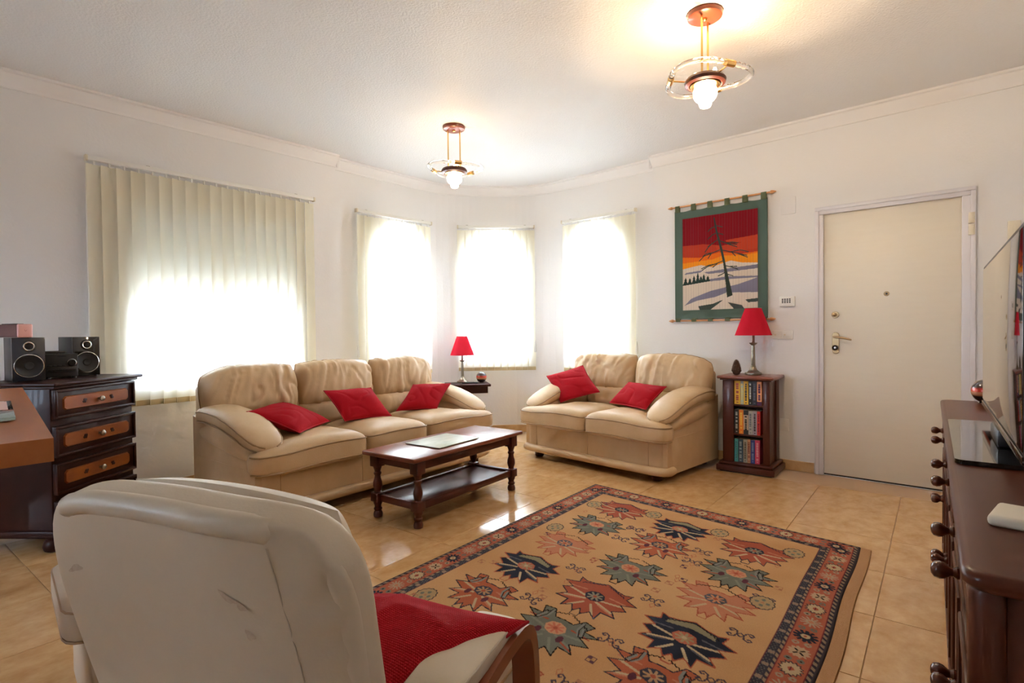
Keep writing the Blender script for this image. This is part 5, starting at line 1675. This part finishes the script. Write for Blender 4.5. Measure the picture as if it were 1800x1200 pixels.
for z0d, z1d in ((0.708, 0.866), (0.502, 0.668), (0.302, 0.468), (0.12, 0.266)):
    m_ = MB(); m_.box(0.006, CW - 0.006, -0.004, 0.014, z0d, z1d, r=0.003); frame_ring(m_, 0.004, CW - 0.004, z0d, z1d, -0.016, 0.0, 0.016)
    dr = m_.build('drawer', 'dark_oak', ch)
    zc = (z0d + z1d) / 2
    ol = [(0.060, zc - 0.024), (0.060, zc + 0.024), (0.075, zc + 0.038), (CW - 0.075, zc + 0.038), (CW - 0.060, zc + 0.024), (CW - 0.060, zc - 0.024), (CW - 0.075, zc - 0.038), (0.075, zc - 0.038)]
    m_ = MB()
    k = len(ol)
    m_.add([(x, -0.004, z) for x, z in ol] + [(0.3 + (x - 0.3) * 0.985, -0.012, zc + (z - zc) * 0.88) for x, z in ol], [tuple(range(k, 2 * k))] + [(i, k + i, k + (i + 1) % k, (i + 1) % k) for i in range(k)])
    p_o = m_.build('inlay_panel', 'inlay', dr, smooth=False)
    for dx in (-0.10, 0.10):
        m_ = MB()
        Mx = Matrix.Translation((0.3 + dx, -0.0125, zc)) @ Matrix.Rotation(0.5 if dx > 0 else -0.5, 4, 'Y')
        m_.box(-0.016, 0.016, -0.0012, 0.001, -0.006, 0.006, Mx, r=0.0005); m_.box(-0.006, 0.006, -0.0012, 0.001, -0.012, 0.012, Mx, r=0.0005)
        m_.build('carved_motif', 'dark_oak', p_o)
    MB().lathe([(0.008, 0), (0.007, 0.012), (0.015, 0.020), (0.016, 0.026), (0.010, 0.033), (0, 0.035)], 14, Matrix.Translation((0.3, -0.012, zc)) @ Matrix.Rotation(PI / 2, 4, 'X')).build('knob', 'pewter', dr)

def place(u, v, z=CT):
    q = chM @ Vector((u, v, 0))
    return (q.x, q.y, z)
# speakers: local x to the viewer's right, front at y = 0 facing -y
def speaker(label, loc, rz, front):
    t = thing('bookshelf_speaker', label, 'speaker', loc, rz, 'pair of stereo speakers')
    MB().box(-0.070, 0.070, 0.002, 0.20, 0.004, 0.242, r=0.002).build('cabinet', 'black', t)
    f = MB().box(-0.070, 0.070, -0.010, 0.003, 0.004, 0.242, r=0.003).build('baffle', front, t)
    Rf = Matrix.Rotation(PI / 2, 4, 'X')
    w = MB().lathe([(0, 0.004), (0.018, 0.006), (0.022, 0.002), (0.050, 0.006), (0.058, 0.009), (0.060, 0.004), (0.060, -0.004)], 32, Matrix.Translation((0.0, -0.010, 0.086)) @ Rf, cap=False).build('woofer', 'cone', t)
    MB().tube([(0.062 * math.cos(a), -0.013, 0.086 + 0.062 * math.sin(a)) for a in np.linspace(0, 2 * PI, 40, endpoint=False)], 0.0028, 8, closed=True).build('trim_ring', 'chrome', w)
    w = MB().lathe([(0, 0.009), (0.010, 0.007), (0.013, 0.002), (0.026, 0.004), (0.032, 0.0)], 28, Matrix.Translation((0.0, -0.010, 0.193)) @ Rf, cap=False).build('tweeter', 'cone', t)
    MB().tube([(0.022 * math.cos(a), -0.014, 0.193 + 0.022 * math.sin(a)) for a in np.linspace(0, 2 * PI, 32, endpoint=False)], 0.0042, 8, closed=True).build('trim_ring', 'chrome', w)
    for xx in (-0.055, 0.055):
        for yy in (0.02, 0.17):
            MB().lathe([(0.009, 0), (0.009, 0.005)], 10, Matrix.Translation((xx, yy, 0))).build('foot', 'black', t)
    return t
RZ0 = YAW - PI / 2      # facing the camera
speaker('gloss black stereo speaker nearest the tall table, under the pink speaker', place(0.10, 0.215), math.radians(3), 'speaker_front')
speaker('gloss black stereo speaker at the window end of the chest', place(0.48, 0.205), math.radians(10), 'black_gloss')
rc = thing('stereo_receiver', 'compact black stereo unit with disc slot between the two speakers', 'stereo', place(0.29, 0.195), math.radians(0))
MB().box(-0.076, 0.076, 0.0, 0.19, 0.010, 0.145, r=0.004).build('case', 'black', rc)
m_ = MB().box(-0.074, 0.074, -0.008, 0.002, 0.012, 0.143, r=0.003).build('front_panel', 'cone', rc)
MB().box(-0.068, 0.068, -0.010, -0.006, 0.036, 0.068, r=0.002).build('disc_tray', 'black', rc)
MB().box(-0.062, 0.062, -0.0108, -0.0095, 0.048, 0.052).build('disc_slot', 'black_gloss', rc, smooth=False)
for i in range(4):
    MB().box(-0.066 + i * 0.022, -0.050 + i * 0.022, -0.011, -0.007, 0.073, 0.080, r=0.001).build('button', 'speaker_front', rc)
kn = MB().lathe([(0.020, 0), (0.020, 0.008), (0.016, 0.016), (0, 0.016)], 24, Matrix.Translation((0.046, -0.008, 0.092)) @ Matrix.Rotation(PI / 2, 4, 'X')).build('volume_knob', 'black', rc)
MB().tube([(0.046 + 0.0205 * math.cos(a), -0.013, 0.092 + 0.0205 * math.sin(a)) for a in np.linspace(0, 2 * PI, 28, endpoint=False)], 0.0022, 6, closed=True).build('trim_ring', 'chrome', kn)
MB().box(-0.02, 0.02, -0.0092, -0.0075, 0.128, 0.132).build('display', 'speaker_front', rc, smooth=False)
for xx in (-0.06, 0.06):
    for yy in (0.02, 0.16):
        MB().lathe([(0.012, 0), (0.012, 0.011)], 10, Matrix.Translation((xx, yy, 0))).build('foot', 'black', rc)
q = chM @ Vector((0.34, 0.275, 0))
rm = thing('remote_control', 'black remote control lying on top of the stereo unit', 'remote', (q.x, q.y, CT + 0.145), 0.1)
MB().box(-0.075, 0.045, -0.018, 0.022, 0.0, 0.014, r=0.005).build('case', 'black', rm)
MB().box(-0.05, 0.02, -0.010, 0.014, 0.0135, 0.0155, r=0.001).build('keypad', 'cone', rm)
q = chM @ Vector((0.10, 0.300, 0))
pk_ = thing('portable_speaker', 'small pink and brown portable speaker lying on the left stereo speaker', 'speaker', (q.x, q.y, CT + 0.242), math.radians(-68))
MB().box(-0.10, 0.098, -0.035, 0.035, 0.002, 0.072, r=0.010, seg=3).build('grille', 'brown_fabric', pk_)
e = MB().box(0.096, 0.110, -0.0355, 0.0355, 0.0, 0.0735, r=0.010, seg=3).build('end_cap', 'pink', pk_)
MB().tube([(0.1105, -0.005, 0.042), (0.1105, 0.0, 0.034), (0.1105, 0.006, 0.042)], 0.0012, 5).build('emblem', mat('pink_print', (0.6, 0.25, 0.24, 1), 0.5), e)
MB().box(-0.06, 0.06, -0.02, 0.02, 0.0715, 0.0765, r=0.002).build('button_strip', 'black', pk_)

# ------------------------------------------------------------------ desk at the left edge
dk = thing('tall_table', 'tall orange cherry table with a thick top at the left edge', 'table', (0.257, 1.746, 0), 0)
DZ = 0.90
pl_ = [(-0.86, -0.02), (0.0, 0.0), (0.160, 1.86), (-0.80, 1.88)]
def prism(poly, z0, z1):
    n_ = len(poly)
    return [(x, y, z0) for x, y in poly] + [(x, y, z1) for x, y in poly], [tuple(reversed(range(n_))), tuple(range(n_, 2 * n_))] + [(k, (k + 1) % n_, n_ + (k + 1) % n_, n_ + k) for k in range(n_)]
MB().add(*prism(pl_, DZ - 0.058, DZ)).build('table_top', 'desk', dk, smooth=False)
MB().add(*prism([(-0.80, 0.25), (-0.25, 0.25), (-0.20, 1.70), (-0.74, 1.70)], DZ - 0.14, DZ - 0.058)).build('apron', 'desk', dk, smooth=False)
for xx, yy in ((-0.29, 0.30), (-0.26, 1.62), (-0.76, 0.30), (-0.70, 1.62)):
    MB().box(xx - 0.035, xx + 0.035, yy - 0.035, yy + 0.035, 0, DZ - 0.058, r=0.004).build('leg', 'desk', dk)
gp = thing('glass_board', 'printed glass board with green edge lying on the tall table', 'glass board', (0.105, 2.47, DZ), math.radians(-5))
MB().box(-0.16, 0.155, -0.29, 0.29, 0.005, 0.014, r=0.002).build('glass', 'glass_green', gp)
MB().box(-0.155, 0.148, -0.28, 0.28, 0.0035, 0.0049).build('print', mat('printed_panel', (0.40, 0.45, 0.40, 1), 0.5, col2=(0.62, 0.60, 0.52, 1), scale=14), gp, smooth=False)
MB().box(0.085, 0.142, -0.05, 0.26, 0.0142, 0.0148).build('label', mat('pink_label', (0.70, 0.45, 0.40, 1), 0.5), gp, smooth=False)
for xx in (-0.13, 0.12):
    for yy in (-0.25, 0.25):
        MB().lathe([(0.008, 0), (0.008, 0.0036)], 10, Matrix.Translation((xx, yy, 0))).build('pad', 'white', gp)

# ------------------------------------------------------------------ sideboard, television and what stands there
SA = math.radians(4.03)
sbd = thing('sideboard', 'long dark polished sideboard with turned knobs along the right wall', 'sideboard', (3.365, 0.202, 0), SA)
# local: x runs back towards the camera as negative, y < 0 is the depth behind the front edge
SL, SD, SZ = 2.36, 0.42, 0.80
out = rrect(-SL, 0.0, -SD, 0.0, 0.03, n=5)
m_ = MB()
n = len(out)
ed = [(1.0, -0.028, -0.006), (1.0, -0.020, 0.0), (1.0, -0.008, 0.0), (1.0, -0.002, -0.004), (1.0, 0.0, -0.012)]
rings = []
for _, dz, off in ed:
    cxm, cym = -SL / 2, -SD / 2
    rings.append([(p.x + (off if p.x > cxm else -off), p.y + (off if p.y > cym else -off), SZ + dz) for p in out])
m_.loft(rings)
m_.build('top', 'sideboard', sbd, angle=50)
MB().box(-SL + 0.035, -0.03, -SD + 0.01, -0.03, 0.06, SZ - 0.028, r=0.003).build('carcass', 'sideboard', sbd)
MB().box(-SL + 0.02, -0.015, -SD + 0.005, -0.012, 0.0, 0.07, r=0.008).build('plinth', 'sideboard', sbd)
def tknob(parent, x, z, k=1.0, y=-0.008):
    Mx = Matrix.Translation((x, y, z)) @ Matrix.Rotation(-PI / 2, 4, 'X')
    MB().lathe([(r * k, h_ * k) for r, h_ in [(0.011, 0), (0.012, 0.004), (0.008, 0.010), (0.0085, 0.014), (0.0145, 0.022), (0.0165, 0.030), (0.0145, 0.038), (0.008, 0.043), (0, 0.044)]], 18, Mx).build('knob', 'bentwood' if False else 'sideboard_knob', parent)
M['sideboard_knob'] = mat('turned_knob', (0.10, 0.024, 0.012, 1), 0.18, coat=0.6)
nb_ = 3
bwid = (SL - 0.10) / nb_
for i in range(nb_):
    xa = -SL + 0.05 + bwid * i + 0.006
    xb = xa + bwid - 0.012
    d = MB()
    d.box(xa, xb, -0.032, -0.014, 0.625, 0.755, r=0.005); frame_ring(d, xa + 0.02, xb - 0.02, 0.640, 0.740, -0.018, -0.009, 0.012)
    d_o = d.build('drawer', 'sideboard', sbd)
    tknob(d_o, (xa + xb) / 2 - 0.13, 0.690); tknob(d_o, (xa + xb) / 2 + 0.13, 0.690)
    for q_ in range(2):
        a_, b_ = (xa, (xa + xb) / 2 - 0.003) if q_ == 0 else ((xa + xb) / 2 + 0.003, xb)
        d = MB()
        d.box(a_, b_, -0.032, -0.014, 0.085, 0.612, r=0.005); frame_ring(d, a_ + 0.03, b_ - 0.03, 0.115, 0.582, -0.018, -0.008, 0.014)
        d_o = d.build('cabinet_door', 'sideboard', sbd)
        tknob(d_o, b_ - 0.018 if q_ == 0 else a_ + 0.018, 0.42)
for xx in (-SL + 0.033, -0.035):
    m_ = MB(); m_.lathe([(0.018, 0.07), (0.022, 0.08), (0.022, 0.16), (0.017, 0.17), (0.020, 0.40), (0.017, 0.60), (0.022, 0.61), (0.022, 0.765), (0.019, 0.772)], 16, Matrix.Translation((xx, -0.030, 0)))
    m_.build('corner_column', 'sideboard', sbd)
sbM = Matrix.Translation((3.365, 0.202, 0)) @ Matrix.Rotation(SA, 4, 'Z')
def sbp(x, y, z=SZ):
    q_ = sbM @ Vector((x, y, 0))
    return (q_.x, q_.y, z)
tv = thing('television', 'large flat black television on a glass stand seen almost edge on', 'television', sbp(-0.70, -0.118), SA)
# local: screen faces +y, far end at +x
MB().box(-1.13, 0.0, -0.030, 0.0, 0.060, 0.570, r=0.004).build('casing', 'black', tv)
MB().box(-1.118, -0.012, -0.001, 0.0022, 0.085, 0.558, r=0.001).build('screen', 'screen', tv)
MB().box(-1.13, 0.0, -0.012, 0.004, 0.060, 0.078, r=0.002).build('lower_bezel', 'black_gloss', tv)
MB().box(-0.85, -0.30, -0.075, -0.028, 0.12, 0.45, r=0.015).build('rear_housing', 'black', tv)
MB().box(-0.66, -0.46, -0.05, 0.01, 0.012, 0.065, r=0.012).build('stand_neck', 'black', tv)
ol = rrect(-0.88, -0.10, -0.115, 0.105, 0.02)
k = len(ol)
MB().add([(p.x, p.y, 0.001) for p in ol] + [(p.x, p.y, 0.012) for p in ol], [tuple(reversed(range(k))), tuple(range(k, 2 * k))] + [(i, (i + 1) % k, k + (i + 1) % k, k + i) for i in range(k)]).build('stand_base', 'black_gloss', tv)
ball('large red and black banded glass ball behind the television', sbp(-0.065, -0.163), 0.054)
ph = thing('cordless_phone', 'flat cream remote handset lying on the near end of the sideboard', 'handset', sbp(-2.07, -0.142), SA + math.radians(-12))
MB().box(-0.055, 0.055, -0.09, 0.09, 0.0, 0.020, r=0.008, seg=3).build('case', 'cream', ph)
MB().box(-0.010, 0.014, -0.006, 0.006, 0.0199, 0.0206).build('emblem', mat('grey_print', (0.22, 0.2, 0.17, 1), 0.6), ph, smooth=False)

# ------------------------------------------------------------------ armchair in the foreground
AC = (0.295, 0.949, 0)
AA = math.radians(17.3) - PI / 2       # local +y is the way the chair faces
ac = thing('armchair', 'pale cream leather armchair with bent wood arms seen from behind in the foreground', 'armchair', AC, AA)
REC = math.radians(14)
# back shell: outline in (x, up), reclined, bottom leans forward under the seat
def backM(y0=0.0):
    return Matrix.Translation((-0.015, y0 + 0.13, 0.345)) @ Matrix.Rotation(REC, 4, 'X') @ Matrix(((1, 0, 0, 0), (0, 0, -1, 0), (0, 1, 0, 0), (0, 0, 0, 1)))
XC = 0.01
ol = [(-0.29, 0.0), (-0.304, 0.14), (-0.308, 0.30), (-0.306, 0.42), (-0.270, 0.528), (-0.20, 0.580), (-0.03, 0.592), (0.12, 0.592), (0.25, 0.580), (0.305, 0.545), (0.326, 0.47), (0.320, 0.36), (0.312, 0.20), (0.305, 0.02), (0.20, -0.03), (-0.16, -0.03)]
olr = [(p.x, p.y) for p in resample(chaikin([Vector(q_) for q_ in ol], 2), 100)]
def bow(x): return -0.042 * (max(0, x - 0.10) / 0.22) ** 2
def dsh(p, s):
    q_ = p.copy()
    q_.z += bow(p.x)
    if p.x > 0.20 and p.y > 0.30 and p.z > 0:
        t_ = min(1, (p.x - 0.20) / 0.10)
        ang_ = math.atan2(p.y - 0.36, p.x - 0.16)
        q_.z += 0.0035 * math.sin(ang_ * 17) * t_ * min(1, max(0, (p.y - 0.30) / 0.1))
    return q_
Mb = backM()
shell = MB().puff(olr, (XC, 0.30), -0.035, 0.055, nt=7, nb=5, split=0.7, K=22, M4=Mb, disp=dsh).build('back_shell', 'pale_leather', ac, angle=80)
ring_ = sorted(olr, key=lambda q_: math.atan2(q_[1] - 0.25, q_[0] - XC))
rt_ = [p for p in ring_ if p[0] > 0.265 and p[1] > 0.02]
lf_ = [p for p in ring_ if p[0] <= 0.285 and p[1] > 0.545]
def welt(ps, dz, r_, nm, e0, e1):
    pts = [Mb @ Vector((XC + (x - XC) * 0.955, 0.30 + (y - 0.30) * 0.945, dz + bow(x))) for x, y in ps]
    n_ = len(pts)
    rr = [r_ * max(0.3, min(1, 0.3 + i / (n_ * e0), 0.3 + (n_ - 1 - i) / (n_ * e1))) for i in range(n_)]
    return MB().tube(resample(pts, 60, False), [rr[min(n_ - 1, int(i * n_ / 60))] for i in range(60)], 14).build(nm, 'pale_leather', ac, angle=80)
welt(rt_, 0.038, 0.017, 'side_welt', 0.1, 0.12)
welt(lf_, 0.042, 0.019, 'top_welt', 0.12, 0.1)
M['pale_seam'] = mat('pale_seam', (0.55, 0.47, 0.36, 1), 0.6)
m_ = MB()
m_.tube([Mb @ Vector((0.235 + 0.010 * math.sin(k / 9 * 2.5), 0.545 - 0.50 * k / 9, 0.0545 + bow(0.235 + 0.010 * math.sin(k / 9 * 2.5)))) for k in range(10)], 0.0011, 5)
m_.build('seam', 'pale_seam', shell)
# scuffs on the rear leather
M['scuff'] = mat('leather_scuff', (0.46, 0.33, 0.23, 1), 0.6, col2=(0.60, 0.50, 0.365, 1), scale=60)
for (x_, y_, w_, h_, a_) in ((0.150, 0.462, 0.018, 0.006, -0.45), (0.172, 0.450, 0.010, 0.007, -0.5), (0.175, 0.402, 0.010, 0.008, -0.2), (-0.22, 0.440, 0.024, 0.006, 0.35)):
    zz = 0.0559 + bow(x_)
    pts = []
    for k in range(16):
        a = 2 * PI * k / 16
        rr = 1 + 0.25 * math.sin(3 * a + x_ * 40)
        px, py = w_ * rr * math.cos(a), h_ * rr * math.sin(a)
        pts.append(Mb @ Vector((x_ + px * math.cos(a_) - py * math.sin(a_), y_ + px * math.sin(a_) + py * math.cos(a_), zz)))
    m_ = MB(); m_.add(pts, [tuple(range(16))])
    tag(m_.build('scuff_mark', 'scuff', shell, smooth=False), 'brownish scuff on the cream leather')
# front cushion whose top shows over the back
MB().pad(-0.285, 0.25, 0.06, 0.535, -0.150, -0.02, k=0.25, a=5, b=2.2, n=(36, 36), M4=Mb).build('back_cushion', 'pale_leather', ac, angle=80)
# seat
ol3 = [(p.x, p.y) for p in resample(rrect(XC - 0.28, XC + 0.28, 0.10, 0.68, 0.07, n=6), 64)]
s_o = MB().puff(ol3, (XC, 0.38), 0.28, 0.435, nt=4, nb=5, split=0.45, K=12).build('seat_cushion', 'pale_leather', ac, angle=80)
MB().tube([(x, y, 0.36) for x, y in ol3], 0.004, 6, closed=True).build('piping', 'leather_seam', s_o)
MB().box(XC - 0.24, XC + 0.24, 0.12, 0.62, 0.18, 0.30, r=0.03).build('seat_base', 'pale_leather', ac)
for sx in (-1, 1):
    # padded arm lying on the inner half of a bent wood band
    xp = XC + sx * 0.335
    secs = [(0.13, 0.575, 0.06, 0.02), (0.145, 0.577, 0.095, 0.038), (0.20, 0.580, 0.102, 0.040), (0.28, 0.582, 0.102, 0.040), (0.36, 0.580, 0.100, 0.038), (0.405, 0.574, 0.094, 0.032), (0.422, 0.566, 0.07, 0.015)]
    rings = [super_ring((xp, y, z), w_, h_, 4.0, 24) for y, z, w_, h_ in secs]
    a_o = MB().loft(rings).build('arm_pad', 'pale_leather', ac, angle=60)
    MB().tube([(xp + sx * w_ * 0.47, y, z + h_ * 0.30) for y, z, w_, h_ in secs], 0.0024, 6).build('piping', 'pale_seam', a_o)
    path_ = [(0.13, 0.26), (0.14, 0.42), (0.15, 0.50), (0.19, 0.545), (0.28, 0.562), (0.36, 0.568), (0.415, 0.566), (0.448, 0.54), (0.460, 0.46), (0.460, 0.34), (0.445, 0.18), (0.42, 0.06), (0.38, 0.022), (0.25, 0.018), (0.12, 0.018)]
    pp = resample(chaikin([Vector(q_) for q_ in path_], 2, closed=False), 60, False)
    m_ = MB()
    rings = []
    wd_ = 0.025
    for i, p in enumerate(pp):
        t_ = (pp[min(i + 1, 59)] - pp[max(i - 1, 0)]).normalized()
        nn = Vector((-t_.y, t_.x)) * 0.013
        xo = XC + sx * 0.372
        rings.append([(xo - wd_, p.x + nn.x, p.y + nn.y), (xo + wd_, p.x + nn.x, p.y + nn.y), (xo + wd_, p.x - nn.x, p.y - nn.y), (xo - wd_, p.x - nn.x, p.y - nn.y)])
    m_.loft(rings)
    m_.build('wooden_arm', 'bentwood', ac, angle=50)
    Ms = Matrix.Translation((XC + sx * 0.315, 0.27, 0.45)) @ Matrix(((0, 0, 1, 0), (1.2, 0, 0, 0), (0, 1, 0, 0), (0, 0, 0, 1)))
    MB().pad(-0.10, 0.10, -0.11, 0.11, -0.018, 0.018, n=(12, 12), M4=Ms).build('arm_infill', 'pale_leather', ac, angle=80)
acM = Matrix.Translation(AC) @ Matrix.Rotation(AA, 4, 'Z')
cushion('red ribbed cushion lying on the seat of the foreground armchair', (0.560, 0.865, 0.548), (-0.37, 0.03, -0.07), (-0.085, 0.37, -0.03), 0.13, 21.0, dent=0.02)

# footstool beyond the armchair
fs_ = thing('footstool', 'cream leather footstool half hidden beyond the armchair', 'footstool', (0.56, 2.03, 0), math.radians(-5))
ol5 = [(p.x, p.y) for p in resample(rrect(-0.265, 0.265, -0.235, 0.235, 0.06), 72)]
f_o = MB().puff(ol5, (0, 0), 0.32, 0.43, nt=7, nb=6, split=0.5, K=12).build('cushion', 'pale_leather', fs_, angle=80)
for zz in (0.412, 0.333):
    MB().tube([(x * 0.985, y * 0.985, zz) for x, y in ol5], 0.0036, 6, closed=True).build('piping', 'leather_seam', f_o)
MB().box(-0.215, 0.215, -0.19, 0.19, 0.05, 0.325, r=0.035, seg=3).build('base', 'pale_leather', fs_)
for xx in (-0.17, 0.17):
    for yy in (-0.15, 0.15):
        MB().lathe([(0.02, 0), (0.026, 0.01), (0.024, 0.055)], 12, Matrix.Translation((xx, yy, 0))).build('foot', 'mahogany', fs_)
